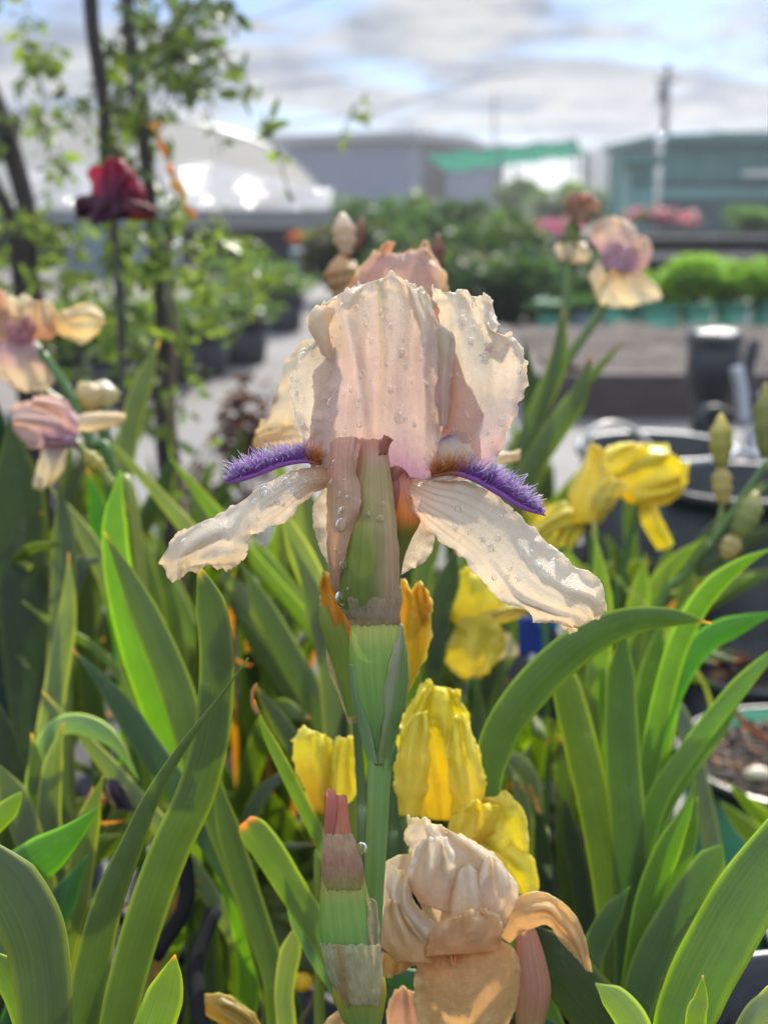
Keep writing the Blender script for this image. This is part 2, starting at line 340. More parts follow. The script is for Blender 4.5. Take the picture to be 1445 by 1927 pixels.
def pleaf(parent, pp, d, wpx, base=None, **k):
    """leaf path given as photo points; d depth (float or (tip, base)); wpx full width"""
    n = len(pp); ds = [d] * n if not isinstance(d, tuple) else [d[0] + (d[1] - d[0]) * i / (n - 1) for i in range(n)]
    pts = [P(x, y, dd) for (x, y), dd in zip(pp, ds)]
    hws = wpx if isinstance(wpx, (list, tuple)) else [wpx] * n
    hws = [w_ * .9 for w_ in hws]
    hws = [wv * dd / F / 2 for wv, dd in zip(hws, ds)]
    if base is not None:
        b = Vector(base) + Vector((random.uniform(-.012, .012), random.uniform(-.012, .012), 0))
        last = pts[-1]; dr_ = (last - pts[-2]).normalized() * (b - last).length * .45; c1 = last + dr_; nst_ = 4; n0 = len(pts)
        for i_ in range(1, nst_ + 1):
            u_ = i_ / nst_; pts.append(last * (1 - u_) ** 2 + c1 * (2 * u_ * (1 - u_)) + b * u_ * u_); hws.append(hws[n0 - 1] * (1 - .3 * u_))
        k['tip'] = k.get('tip', .28) * (n0 - 1) / (n0 + 3)
    if not k.get('tipcol') and random.random() < .35: k['tipcol'] = random.choice([(.45, .26, .10), (.55, .42, .12), (.34, .22, .12)])
    return leaf(parent, pts, hws, n=18 + 6 * len(pts), **k)

# ================================================================== SETTING
def sheet(name, pts, z, mat):
    b = MB(); b.add([(p[0], p[1], z) for p in pts], [tuple(range(len(pts)))], uvs=[(0, 0)] * len(pts))
    return tag(b.build(name, mat, smooth=False), kind='structure')
M_ground = solid_mat('dirt_and_gravel', (0.17, 0.15, 0.135), rough=0.9, var=0.45, scale=3, bump=0.6, bscale=60)
M_path = solid_mat('pavement', (0.16, 0.152, 0.145), rough=0.85, var=0.45, scale=1.6, bump=0.3, bscale=40)
M_fabric = solid_mat('weed_fabric', (0.025, 0.026, 0.028), rough=0.6, var=0.5, scale=30, bump=0.5, bscale=200)
M_gravel = solid_mat('bed_gravel', (0.085, 0.065, 0.055), rough=0.95, var=0.85, scale=5, bump=1.0, bscale=60)
sheet('ground', [(-300, -4), (300, -4), (300, 600), (-300, 600)], 0, M_ground)
sheet('pavement', [(-1.55, 2.6), (2.2, 2.6), (2.6, 4.6), (1.3, 6.2), (0.2, 11.5), (-0.9, 12), (-1.3, 7), (-1.2, 4.9)], 0.004, M_path)
sheet('weed_fabric', [(-3.2, -1), (3.2, -1), (3.2, 2.75), (-3.2, 2.75)], 0.008, M_fabric)
sheet('bed_path', [(-14, 13), (14, 12.2), (14, 13.6), (-14, 14.4)], 0.004, M_path)
# raised bed on the right
t = empty('raised_bed', (1.6, 5, 0), 'low raised bed of brown gravel behind the black bucket', 'raised bed')
a0, a1 = G(1000, 790), G(1500, 775)
b = MB(); b.box(a0.x, a0.y, 0, 3.2, a0.y + 0.06, 0.15); b.box(a0.x, a0.y + 0.06, 0, a0.x + 0.06, a0.y + 1.7, 0.15); b.build('edging', solid_mat('edging_timber', (0.07, 0.055, 0.05), rough=0.9, bump=.4), t, smooth=False)
b = MB(); nn = 40
gg = [[(a0.x + 0.06 + (3.1 - a0.x) * i / nn, a0.y + 0.06 + 1.6 * j / 24, 0.145 + 0.06 * noise.noise(Vector((i * .45, j * .45, 0)))) for i in range(nn + 1)] for j in range(25)]
b.grid(gg); b.build('gravel_fill', M_gravel, t)

# ------------------------------------------------------------------ buildings and far things
M_wallgrey = solid_mat('corrugated_metal', (0.11, 0.155, 0.235), rough=0.6, var=0.12, scale=1.5)
M_roof = solid_mat('roof_metal', (0.22, 0.24, 0.27), rough=0.5, var=0.1)
M_teal = solid_mat('teal_metal', (0.04, 0.16, 0.15), rough=0.55, var=0.15, scale=1)
M_tealdark = solid_mat('dark_teal', (0.02, 0.065, 0.07), rough=0.6)
M_white = solid_mat('white_paint', (0.62, 0.6, 0.56), rough=0.7, var=0.12, scale=2)
M_dark = solid_mat('dark_board', (0.02, 0.023, 0.027), rough=0.95, spec=0.15)
M_pole = solid_mat('weathered_pole', (0.10, 0.10, 0.11), rough=0.8)
M_metal = solid_mat('galvanised_metal', (0.45, 0.46, 0.47), rough=0.35, metal=0.9, var=0.1)

def corrugated(A, B_, z0a, z1a, z0b, z1b, amp=0.06, pitch=0.5):
    A = Vector(A); B_ = Vector(B_); d = B_ - A; Ln = d.length; n = max(4, int(Ln / pitch * 4)); nrm = Vector((d.y, -d.x)).normalized(); g = [[], []]
    for i in range(n + 1):
        t = i / n; p = A + d * t + nrm * (amp * (1 if (i // 2) % 2 else 0))
        g[0].append((p.x, p.y, z0a + (z0b - z0a) * t)); g[1].append((p.x, p.y, z1a + (z1b - z1a) * t))
    return g
bt = empty('warehouse', (3, 60, 0), 'long grey blue metal warehouse with a low pitched roof', 'building')
c0 = Vector((X(765, 55), 55)); cl = Vector((X(515, 60), 60)); cR = Vector((X(945, 74), 74)); cb = cl + (cR - c0)
hz = H(268, 55)
b = MB(); b.grid(corrugated(cl, c0, 0, hz, 0, hz)); b.grid(corrugated(c0, cR, 0, hz, 0, hz)); b.grid(corrugated(cR, cb, 0, hz, 0, hz)); b.grid(corrugated(cb, cl, 0, hz, 0, hz)); b.build('wall', M_wallgrey, bt, smooth=False)
b = MB(); rz = hz + 0.85; m0 = c0.lerp(cR, .5); m1 = cl.lerp(cb, .5)
o_ = 0.5; dl = (cl - c0).normalized() * o_; dr = (cR - c0).normalized() * o_
def q3(p, z): return (p.x, p.y, z)
top = [q3(cl + dl - dr, hz + .45), q3(c0 - dl - dr, hz + .45), q3(c0 - dl + (cR - c0) * .5, rz - .2), q3(cl + dl + (cR - c0) * .5, rz - .2), q3(cR - dl + dr, hz), q3(cb + dl + dr, hz)]
bot = [(x, y, z - .35) for x, y, z in top]
b.add(top + bot, [(0, 1, 2, 3), (3, 2, 4, 5), (0, 6, 7, 1), (1, 7, 8, 2), (2, 8, 10, 4), (4, 10, 11, 5), (5, 11, 9, 3), (3, 9, 6, 0), (6, 9, 8, 7), (9, 11, 10, 8)]); b.build('roof', M_roof, bt, smooth=False)
b = MB(); dd_ = (c0 - cl).normalized(); p0 = c0 + (cR - c0) * 0.12; p1 = c0 + (cR - c0) * 0.3; off = Vector((0.12, -0.15))
b.add([q3(p0 + off, 0.1), q3(p1 + off, 0.1), q3(p1 + off, 3.0), q3(p0 + off, 3.0), q3(p0 , 0.1), q3(p1 , 0.1), q3(p1 , 3.0), q3(p0 , 3.0)], [(0, 1, 2, 3), (0, 3, 7, 4), (1, 5, 6, 2), (3, 2, 6, 7)]); b.build('door', M_dark, bt, smooth=False)

# teal shade cloth on its posts
ct = empty('shade_canopy', (4, 42, 0), 'bright turquoise shade cloth sloping on thin posts', 'shade canopy')
def cloth(v, u):
    A = P(800, 286, 40).lerp(P(1083, 261, 40), u); Bq = P(838, 320, 46).lerp(P(1100, 288, 46), u)
    p = A.lerp(Bq, v); p.z -= 0.10 * math.sin(u * math.pi * 4) ** 2 + 0.05 * math.sin(v * math.pi); return p
b = MB().grid([[cloth(j / 8, i / 40) for i in range(41)] for j in range(9)])
b.build('shade_cloth', plant_mat('turquoise_cloth', trans=(1, 1.5, 1.4), tfac=0.5, rough=.6, vstr=0, bump=0, base=(0.01, 0.42, 0.34)), ct, solid=0.03)
for (u, v) in ((0, 0), (0.5, 0), (1, 0), (1, 1), (0.0, 1), (.5, 1)):
    p = cloth(v, u); MB().tube([(p.x, p.y, 0), (p.x, p.y, p.z)], 0.05).build('post', M_pole, ct)
MB().tube([cloth(0, i / 12) for i in range(13)], 0.035).build('cable', M_pole, ct)
MB().tube([cloth(1, i / 12) for i in range(13)], 0.035).build('cable', M_pole, ct)
MB().tube([P(790, 330, 44), P(1110, 318, 44)], 0.02).build('cable', M_pole, ct)

# white fence and teal sheds on the right
wt = empty('fence', (10, 50, 0), 'pale panelled fence between the turquoise canopy and the teal shed', 'fence')
for i in range(5):
    xa, xb = X(1090 + i * 34, 48), X(1090 + (i + 1) * 34, 48) - 0.05
    b = MB(); b.box(xa, 48, 0.0, xb, 48.08, H(282 - i, 48)); b.build('panel', M_white, wt, smooth=False)
def shed(name, label, x0, x1, y, zt, bands, mat=M_teal, depth=6):
    t = empty(name, ((x0 + x1) / 2, y, 0), label, 'shed')
    g = corrugated((x0, y), (x1, y), 0, zt, 0, zt, amp=0.05, pitch=0.6)
    b = MB().grid(g); b.box(x0, y + .1, 0, x1, y + depth, zt - 0.02); b.build('wall', mat, t, smooth=False)
    for (za, zb, m) in bands:
        MB().box(x0 - .05, y - .12, za, x1 + .05, y - .05, zb).build('trim', m, t, smooth=False)
    MB().box(x0 - .2, y - .3, zt, x1 + .2, y + depth, zt + .15).build('roof', M_teal, t, smooth=False)
    return t
x0, x1 = X(1240, 26), X(1560, 26)
M_tealmid = solid_mat('teal_paint_faded', (0.10, 0.27, 0.25), rough=0.5)
sh = shed('teal_shed', 'wide teal green shed with darker lower wall at the right edge', x0, x1, 26, H(268, 26), [(H(352, 26), H(340, 26), M_tealdark), (H(372, 26), H(354, 26), M_tealmid), (0.0, H(376, 26), M_tealdark)])
MB().box(X(1390, 25.8), 25.6, H(330, 25.8), X(1450, 25.8), 25.75, H(322, 25.8)).build('vent', M_white, sh, smooth=False)
sh2 = shed('teal_cabinet', 'narrow upright teal cabinet left of the wide teal shed', X(1187, 22), X(1226, 22), 22, H(310, 22), [(H(345, 22), H(341, 22), M_tealdark)], mat=M_tealmid, depth=1.2)
sh3 = shed('roof_box', 'higher teal roof box rising behind the wide teal shed', X(1345, 33), X(1600, 33), 33, H(260, 33), [])

pt = empty('utility_pole', (8, 40, 0), 'dark utility pole with a transformer rising above the teal shed', 'utility pole')
px_ = X(1241, 40); MB().tube([(px_, 40, 0), (px_ + .03, 40, H(120, 40))], [0.13, 0.09]).build('pole', M_pole, pt)
MB().lathe(px_ - .14, 39.85, [(0.01, H(196, 40)), (0.13, H(195, 40)), (0.13, H(162, 40)), (0.06, H(157, 40)), (0.01, H(156, 40))], 14).build('transformer', M_pole, pt)
MB().tube([(px_ - .35, 40, H(150, 40)), (px_ + .35, 40, H(150, 40))], 0.05).build('crossarm', M_pole, pt)
t = empty('antenna_mast', (4, 55, 0), 'very thin antenna mast behind the turquoise canopy', 'mast')
MB().tube([(X(927, 70), 70, 0), (X(927, 70), 70, H(172, 70))], 0.06).build('mast', M_pole, t)
MB().tube([(X(927, 70) - .5, 70, H(196, 70)), (X(927, 70) + .5, 70, H(196, 70))], 0.03).build('crossbar', M_pole, t)
t = empty('globe_lamp', (5, 24, 0), 'shiny round globe lamp on a post before the teal shed', 'lamp')
gx, gz = X(1235, 24), H(266, 24)
MB().tube([(gx, 24, 0), (gx, 24, gz - .08)], 0.05).build('post', M_white, t)
MB().lathe(gx, 24, [(max(.001, .10 * math.sin(i / 12 * math.pi)), gz - .10 * math.cos(i / 12 * math.pi)) for i in range(13)], 18).build('globe', solid_mat('globe_metal', (0.8, 0.8, 0.8), rough=0.12, metal=1.0, var=0.02), t)

# arching wires of a bare hoop frame overhead
M_wire = solid_mat('thin_wire', (0.42, 0.43, 0.45), rough=0.5)
for nm, pts in (('upper thin wire arching across the cloudy sky', [(330, 105), (400, 66), (500, 30), (620, -12), (760, -60)]), ('short thin wire arching over the turned up cloud bank', [(330, 235), (440, 190), (560, 158), (650, 150), (720, 178)]), ('long low wire arching above the warehouse roof', [(400, 285), (500, 245), (600, 225), (700, 212), (800, 180), (900, 150), (1036, 133)])):
    b = MB().tube(smooth_path([P(x, y, 7) for x, y in pts], 30), 0.0045, 6); o = b.build('hoop_wire', M_wire); tag(o, nm, 'wire')

# hoop greenhouse on the left
gt = empty('hoop_greenhouse', (-6, 30, 0), 'long hoop greenhouse under shiny translucent plastic on the left', 'greenhouse')
def ghp(a, s):                 # a 0..pi around the hoop, s metres along
    hw, ht = 5.3, 2.4
    ax = Vector((X(205, 27), 27)); dirv = Vector((-0.55, 0.83)); side = Vector((0.83, 0.55))
    c = ax + dirv * s; p = c + side * (hw * math.cos(a)); z = ht * math.sin(a) ** 0.8 if math.sin(a) > 0 else 0
    return Vector((p.x, p.y, z))
g = []
for j in range(60):
    row = []
    for i in range(61):
        a = i / 60 * math.pi; s = j / 59 * 24; p = ghp(a, s)
        bow = 0.06 * abs(math.sin(s / 1.5 * math.pi)) + 0.02 * noise.noise(Vector((s * 3, a * 6, 0)))
        cen = ghp(math.pi / 2, s); cen.z = 0; p += (cen - p).normalized() * bow; row.append(p)
    g.append(row)
m, nt, o, b_ = base_mat('greenhouse_plastic'); b_.inputs['Base Color'].default_value = (0.62, 0.62, 0.60, 1); b_.inputs['Roughness'].default_value = 0.22; b_.inputs['Specular IOR Level'].default_value = 0.9; b_.inputs['Coat Weight'].default_value = 1.0; b_.inputs['Coat Roughness'].default_value = 0.10
tr = N(nt, 'ShaderNodeBsdfTranslucent'); tr.inputs[0].default_value = (0.85, 0.83, 0.78, 1); ms = N(nt, 'ShaderNodeMixShader'); ms.inputs[0].default_value = 0.55
nn_ = N(nt, 'ShaderNodeTexNoise'); nn_.inputs['Scale'].default_value = 1.6; nn_.inputs['Detail'].default_value = 4; tcn = N(nt, 'ShaderNodeTexCoord'); nt.links.new(tcn.outputs['Object'], nn_.inputs['Vector'])
bp = N(nt, 'ShaderNodeBump'); bp.inputs['Strength'].default_value = 0.9; bp.inputs['Distance'].default_value = 0.12; nt.links.new(nn_.outputs[0], bp.inputs['Height']); nt.links.new(bp.outputs[0], b_.inputs['Normal'])
n2_ = N(nt, 'ShaderNodeTexNoise'); n2_.inputs['Scale'].default_value = 0.9; n2_.inputs['Detail'].default_value = 3; nt.links.new(tcn.outputs['Object'], n2_.inputs['Vector']); b2_ = N(nt, 'ShaderNodeBump'); b2_.inputs['Distance'].default_value = 1.2; nt.links.new(n2_.outputs[0], b2_.inputs['Height']); nt.links.new(b2_.outputs[0], b_.inputs['Coat Normal'])
nt.links.new(b_.outputs[0], ms.inputs[1]); nt.links.new(tr.outputs[0], ms.inputs[2]); nt.links.new(ms.outputs[0], o.inputs[0]); M_gh = m
MB().grid(g).build('plastic_cover', M_gh, gt)
bb = MB()
endg = [[ghp(i / 40 * math.pi, 0) * 1.0 for i in range(41)], [Vector((ghp(i / 40 * math.pi, 0).x, ghp(i / 40 * math.pi, 0).y, 0.0)) for i in range(41)]]
bb.grid(endg); bb.build('end_wall', M_gh, gt)
g = []
for j in range(26):
    row = []
    for i in range(160):
        x = X(40, 22) + (X(625, 22) - X(40, 22)) * i / 159; v = j / 25
        sag = .10 * math.sin(x * 3.4 + .8 * math.sin(x * 1.3)) + .05 * noise.noise(Vector((x * 2.2, v * 3, 1)))
        zz = H(392, 21) + (1.30 - H(392, 21)) * v * (1 - .55 * ss(.55, 1, i / 159)); row.append((x, 21 + 1.9 * v, zz + sag * math.sin(v * math.pi) * .9))
    g.append(row)
MB().grid(g).build('side_sheet', M_gh, gt)
for j in range(0, 17):
    MB().tube([ghp(i / 24 * math.pi, j * 1.5) + Vector((0, 0, .02)) for i in range(25)], 0.03, 6).build('hoop', M_metal, gt)
t = empty('greenhouse_base', (-6, 22, 0), 'grey low block wall running below the hoop greenhouse', 'wall')
MB().box(X(-60, 21), 21.02, 0, X(625, 21), 21.2, H(395, 21)).build('block_wall', solid_mat('block_wall', (0.16, 0.17, 0.18), rough=.9, var=.2), t, smooth=False)

# ------------------------------------------------------------------ bushes, hedges, trees
def bush(name, label, cat, x, y, z0, z1, rx, ry, n, ls, col, group=None, clumps=7, seed=0, trunk=True, flowers=None, elong=1.6):
    rnd = random.Random(seed * 77 + 5); t = empty(name, (x, y, z0), label, cat, group)
    cl = [(rnd.uniform(-.65, .65), rnd.uniform(-.65, .65), rnd.uniform(-.6, .7), rnd.uniform(.35, .6)) for _ in range(clumps)]
    zc, rz = (z0 + z1) / 2, (z1 - z0) / 2; b = MB(); vs = []; fs = []; cs = []
    for i in range(n):
        c = cl[i % clumps]; th = rnd.uniform(0, 6.283); ph = math.acos(rnd.uniform(-1, 1)); r = c[3] * rnd.uniform(.55, 1.08)
        p = Vector((x + rx * (c[0] + r * math.sin(ph) * math.cos(th)), y + ry * (c[1] + r * math.sin(ph) * math.sin(th)), zc + rz * (c[2] + r * math.cos(ph))))
        if p.z < z0: p.z = z0 + rnd.random() * rz * .3
        a = Vector((rnd.gauss(0, 1), rnd.gauss(0, 1), rnd.gauss(0, .7))).normalized(); e = a.cross(Vector((rnd.gauss(0, 1), rnd.gauss(0, 1), rnd.gauss(0, 1)))).normalized()
        s = ls * rnd.uniform(.6, 1.3); k = len(vs)
        vs += [p - a * s * elong, p + e * s * .5 + a.cross(e) * s * .15, p + a * s * elong, p - e * s * .5 + a.cross(e) * s * .15]; fs.append((k, k + 1, k + 2, k + 3))
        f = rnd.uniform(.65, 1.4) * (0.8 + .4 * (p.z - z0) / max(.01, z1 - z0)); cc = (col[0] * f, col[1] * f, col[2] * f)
        if flowers and rnd.random() < flowers[1]: cc = tuple(v * rnd.uniform(.7, 1.2) for v in flowers[0])
        cs += [cc] * 4
    b.add(vs, fs, cs); b.build('foliage', M_fol, t, smooth=False)
    if trunk:
        tb = MB()
        for c in cl: tb.tube([(x, y, z0), (x + rx * c[0] * .5, y + ry * c[1] * .5, z0 + (zc + rz * c[2] - z0) * .6), (x + rx * c[0], y + ry * c[1], zc + rz * c[2])], [ls * .35, ls * .22, ls * .1], 5)
        tb.build('stem', M_twig, t)
    return t
M_twig = solid_mat('twig', (0.075, 0.055, 0.04), rough=0.85, scale=30)
# far trees and hedges
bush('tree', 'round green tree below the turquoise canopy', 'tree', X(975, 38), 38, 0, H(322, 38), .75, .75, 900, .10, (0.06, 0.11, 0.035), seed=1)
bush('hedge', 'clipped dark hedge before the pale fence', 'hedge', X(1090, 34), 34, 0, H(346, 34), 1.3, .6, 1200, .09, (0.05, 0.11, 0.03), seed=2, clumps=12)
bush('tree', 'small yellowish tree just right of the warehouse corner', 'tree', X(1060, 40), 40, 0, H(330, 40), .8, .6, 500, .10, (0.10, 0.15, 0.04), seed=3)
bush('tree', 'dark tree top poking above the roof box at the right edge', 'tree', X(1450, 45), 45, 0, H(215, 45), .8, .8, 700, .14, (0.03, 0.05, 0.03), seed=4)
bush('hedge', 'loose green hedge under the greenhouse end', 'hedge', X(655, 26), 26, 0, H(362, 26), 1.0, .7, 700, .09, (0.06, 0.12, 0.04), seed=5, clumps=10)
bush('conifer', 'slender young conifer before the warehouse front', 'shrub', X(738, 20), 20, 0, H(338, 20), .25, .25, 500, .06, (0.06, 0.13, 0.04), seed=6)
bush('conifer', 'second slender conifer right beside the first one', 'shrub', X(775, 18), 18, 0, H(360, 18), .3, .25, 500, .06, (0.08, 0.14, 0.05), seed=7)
MID = [(700, 13, 372, .55), (760, 12, 385, .5), (830, 14, 370, .6), (880, 13, 380, .5), (655, 9, 425, .35), (720, 9, 430, .4), (800, 9.5, 400, .45), (870, 9, 405, .45), (925, 8.5, 440, .4), (840, 7.2, 470, .3), (905, 7, 480, .35), (770, 8, 440, .35), (985, 11, 405, .3)]
ordw = ['first', 'second', 'third', 'fourth', 'fifth', 'sixth', 'seventh', 'eighth', 'ninth', 'tenth', 'eleventh', 'twelfth', 'thirteenth', 'fourteenth', 'fifteenth', 'sixteenth']
MIDL = ['broad dark potted shrub straight below the warehouse gable', 'dark shrub under the slender conifers', 'tall dark shrub below the dark warehouse door', 'dark shrub against the right warehouse wall', 'low leafy shrub behind the withered iris buds', 'low leafy shrub behind the peach iris tips', 'bushy mid green shrub left of the maroon thistle bud', 'bushy mid green shrub in the middle of the nursery', 'mid green shrub beside the white crate', 'dense shrub just above the front iris right petal', 'dense shrub right above the ruffled right petal tip', 'leafy shrub peeping over the peach iris', 'small shrub before the round tree', 'small shrub at the greenhouse corner', 'small shrub below the shiny greenhouse wall']
for i, (px, d, py, r) in enumerate(MID):
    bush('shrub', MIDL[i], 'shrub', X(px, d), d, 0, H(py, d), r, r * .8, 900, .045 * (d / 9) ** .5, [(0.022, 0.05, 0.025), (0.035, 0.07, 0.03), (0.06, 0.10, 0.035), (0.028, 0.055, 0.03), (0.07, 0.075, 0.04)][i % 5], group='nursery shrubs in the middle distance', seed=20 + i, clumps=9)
# distant rows: dark benches with flowering plants
def bench(label, px0, px1, d, pyt, col, flcol=None, fp=0.5, hplant=.25, n=900, hbench=None):
    t = empty('plant_bench', (X((px0 + px1) / 2, d), d, 0), label + ' on a dark bench', 'plant bench')
    zt = H(pyt, d) - hplant; x0, x1 = X(px0, d), X(px1, d)
    MB().box(x0, d, max(.02, zt - .07), x1, d + .8, max(.06, zt)).build('bench_top', M_dark, t, smooth=False)
    for xx in (x0 + .05, x1 - .1):
        MB().box(xx, d + .05, 0, xx + .06, d + .11, max(.02, zt - .07)).build('leg', M_dark, t, smooth=False); MB().box(xx, d + .68, 0, xx + .06, d + .74, max(.02, zt - .07)).build('leg', M_dark, t, smooth=False)
    bush('flower_bed', label, 'flowers', (x0 + x1) / 2, d + .4, max(.05, zt), zt + hplant, (x1 - x0) / 2, .4, n, .05, col, seed=int(px0 + d), clumps=16, trunk=False, flowers=(flcol, fp) if flcol else None, elong=1.0)
bench('row of magenta purple flowers left of the pink iris bud', 985, 1110, 17, 415, (0.05, 0.08, 0.04), (0.45, 0.08, 0.42), .75)
bench('row of rosy purple flowers before the teal cabinet', 1185, 1320, 16, 395, (0.06, 0.08, 0.05), (0.40, 0.12, 0.34), .6)
bench('low green plants before the teal shed', 1390, 1500, 15, 392, (0.06, 0.13, 0.03))
bench('orange red flowers under the greenhouse near the path', 545, 640, 13, 445, (0.06, 0.06, 0.03), (0.5, 0.10, 0.03), .75, hplant=.10)
bench('faint red flowers under the greenhouse beside the ribbon', 395, 470, 15, 450, (0.08, 0.07, 0.04), (0.42, 0.09, 0.06), .6, hplant=.10)
for i, (px, d, py, w_, h_, m_, lb) in enumerate([(965, 10, 480, .35, .12, M_white, 'white crate standing in the middle of the nursery'), (600, 12, 470, .5, .16, solid_mat('blue_grey', (0.2, 0.26, 0.32)), 'pale blue tray under the orange red flowers'), (1435, 7.0, 570, .3, .28, M_white, 'white box at the right edge beside the bright shrubs'), (225, 12, 405, 1.0, .6, solid_mat('slate', (0.16, 0.2, 0.25)), 'slate blue crate behind the maroon iris')]):
    t = empty('crate', (X(px, d), d, 0), lb, 'crate'); z1 = H(py, d); x = X(px, d)
    b = MB(); b.box(x - w_ / 2, d, 0, x + w_ / 2, d + .3, z1 - .03); b.build('box', m_, t, smooth=False); MB().box(x - w_ / 2 - .015, d - .015, z1 - .03, x + w_ / 2 + .015, d + .315, z1).build('lid', m_, t, smooth=False)
for i, (x0, x1, d, z) in enumerate([(X(950, 12), X(1500, 12), 12, .30), (X(1000, 9.5), X(1500, 9.5), 9.5, .22), (X(-100, 14), X(560, 14), 14, .35)]):
    t = empty('growing_table', (x0, d, 0), ['long dark growing table behind the pale iris', 'low dark growing table behind the bright green shrubs', 'long dark growing table left under the greenhouse'][i], 'table')
    MB().box(x0, d, z, x1, d + 1.0, z + .06).build('table_top', M_dark, t, smooth=False)
    MB().box(x0, d + .04, .0, x1, d + .09, z - .003).build('skirt', M_dark, t, smooth=False)
    for k in range(5): MB().box(x0 + (x1 - x0 - .1) * k / 4, d + .8, 0, x0 + (x1 - x0 - .1) * k / 4 + .08, d + .88, z - .003).build('leg', M_dark, t, smooth=False)

# potted plant helper
def pot(name, label, x, y, r, h, mat, z0=0.0, group=None, soil=True, rimmat=None, cat='pot', fill=0.88, rim=.012, chips=60, chipscale=1.0):
    t = empty(name, (x, y, z0), label, cat, group)
    b = MB().lathe(x, y, [(0.001, z0), (r * .78, z0), (r * .80, z0 + .01), (r * .97, z0 + h), (r * .94, z0 + h - .001), (r * .80, z0 + h * .3)], 40); b.build('pot_body', mat, t)
    b = MB().lathe(x, y, [(r * .965, z0 + h - rim * 2.0), (r + rim * .6, z0 + h - rim * 2.0), (r + rim * .7, z0 + h), (r, z0 + h + rim * .3), (r * .955, z0 + h), (r * .965, z0 + h - rim * 2)], 48); b.build('rim', rimmat or mat, t)
    if soil:
        zs = z0 + h * fill; b = MB(); rnd = random.Random(int(x * 999 + y * 77)); gr = []
        for j in range(10):
            rr = max(.0005, r * .93 * j / 9); gr.append([(x + rr * math.cos(k / 30 * 6.2832), y + rr * math.sin(k / 30 * 6.2832), zs + .006 * noise.noise(Vector((k, j, x * 9)))) for k in range(30)])
        b.grid(gr, closed=True); b.build('soil', M_soil, t)
        if chips:
            b = MB()
            for _ in range(chips):
                a = rnd.uniform(0, 6.283); rr = r * .88 * rnd.random() ** .5; s = rnd.uniform(.003, .008) * chipscale
                chip(b, Vector((x + rr * math.cos(a), y + rr * math.sin(a), zs + .004)), s, rnd)
            o = b.build('bark_mulch', M_bark, t, smooth=False); o['kind'] = 'stuff'
    return t
def chip(b, c, s, rnd):
    col = random.choice([(0.10, 0.05, 0.027), (0.26, 0.12, 0.05), (0.05, 0.033, 0.025), (0.15, 0.10, 0.07), (0.035, 0.026, 0.022), (0.04, 0.03, 0.025)])
    m = Matrix.Rotation(rnd.uniform(0, 6.28), 3, 'Z') @ Matrix.Rotation(rnd.uniform(-.5, .5), 3, 'X'); e = (s * rnd.uniform(.8, 1.8), s * rnd.uniform(.5, .9), s * rnd.uniform(.25, .5)); vs = []
    for z in (-1, 1):
        for y in (-1, 1):
            for x in (-1, 1): vs.append(c + m @ Vector((x * e[0] * rnd.uniform(.6, 1), y * e[1] * rnd.uniform(.6, 1), z * e[2] * rnd.uniform(.6, 1))))
    b.add(vs, [(0, 2, 3, 1), (4, 5, 7, 6), (0, 1, 5, 4), (2, 6, 7, 3), (0, 4, 6, 2), (1, 3, 7, 5)], col)
# bright potted shrubs on a dark rail, right
GP = [(1045, 6.4, 'teal'), (1105, 6.5, 'grey'), (1175, 6.3, 'green'), (1250, 6.2, 'green'), (1320, 6.2, 'green'), (1385, 6.3, 'green'), (1455, 6.4, 'green')]
M_greypot = solid_mat('grey_plastic', (0.42, 0.48, 0.54), rough=.5)
M_gpot2 = solid_mat('mint_plastic', (0.09, 0.34, 0.22), rough=.45)
zr = 0.06
for i, (px, d, kind) in enumerate(GP):
    lb = ['teal pot at the left end of the pot row', 'pale grey pot second in the pot row', 'green pot right of the pale grey pot', 'widest green pot under the bright shrub', 'green pot right of the widest green pot', 'green pot partly behind the black barrel', 'green pot at the right edge of the photo'][i]
    pot('nursery_pot', lb, X(px, d), d, .085 if px != 1250 else .10, .15, {'teal': M_gpot2, 'grey': M_greypot, 'green': M_gpot2}[kind], z0=zr, group='pots in the row behind the gravel bed', chips=0)
    bc = (0.04, 0.09, 0.03) if i < 3 else (0.15, 0.27, 0.035)
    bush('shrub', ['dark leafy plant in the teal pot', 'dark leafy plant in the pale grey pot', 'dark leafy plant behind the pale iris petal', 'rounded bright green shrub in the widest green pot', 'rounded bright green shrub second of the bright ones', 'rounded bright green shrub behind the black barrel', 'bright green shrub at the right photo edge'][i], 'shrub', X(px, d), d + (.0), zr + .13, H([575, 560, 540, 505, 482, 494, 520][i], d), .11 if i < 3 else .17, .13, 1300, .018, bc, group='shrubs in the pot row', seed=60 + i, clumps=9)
for i, (px, d) in enumerate([(1010, 7.6), (1080, 7.8), (1150, 7.7), (1230, 7.9), (960, 7.4)]):
    bush('shrub', ['leafy shrub behind the teal pot', 'leafy shrub behind the pale grey pot', 'shrub hidden behind the pale iris bloom', 'dark shrub behind the bright green shrubs', 'leafy shrub between white crate and front iris'][i], 'shrub', X(px, d), d, 0, H([500, 520, 490, 520, 520][i], d), .22, .2, 900, .028, (0.035, 0.075, 0.03) if i < 4 else (0.06, 0.13, 0.04), group='shrubs in the second row', seed=80 + i)
t = empty('pot_rail', (X(1200, 6.1), 6.0, 0), 'dark rail shelf carrying the row of green pots', 'shelf')
MB().box(X(985, 6.0), 6.0, zr - .03, X(1560, 6.0), 6.9, zr - .003).build('shelf_board', M_dark, t, smooth=False)
for k in range(4): MB().box(X(1000 + 170 * k, 6.02), 6.05, 0.006, X(1000 + 170 * k, 6.02) + .06, 6.8, zr - .033).build('leg', M_dark, t, smooth=False)

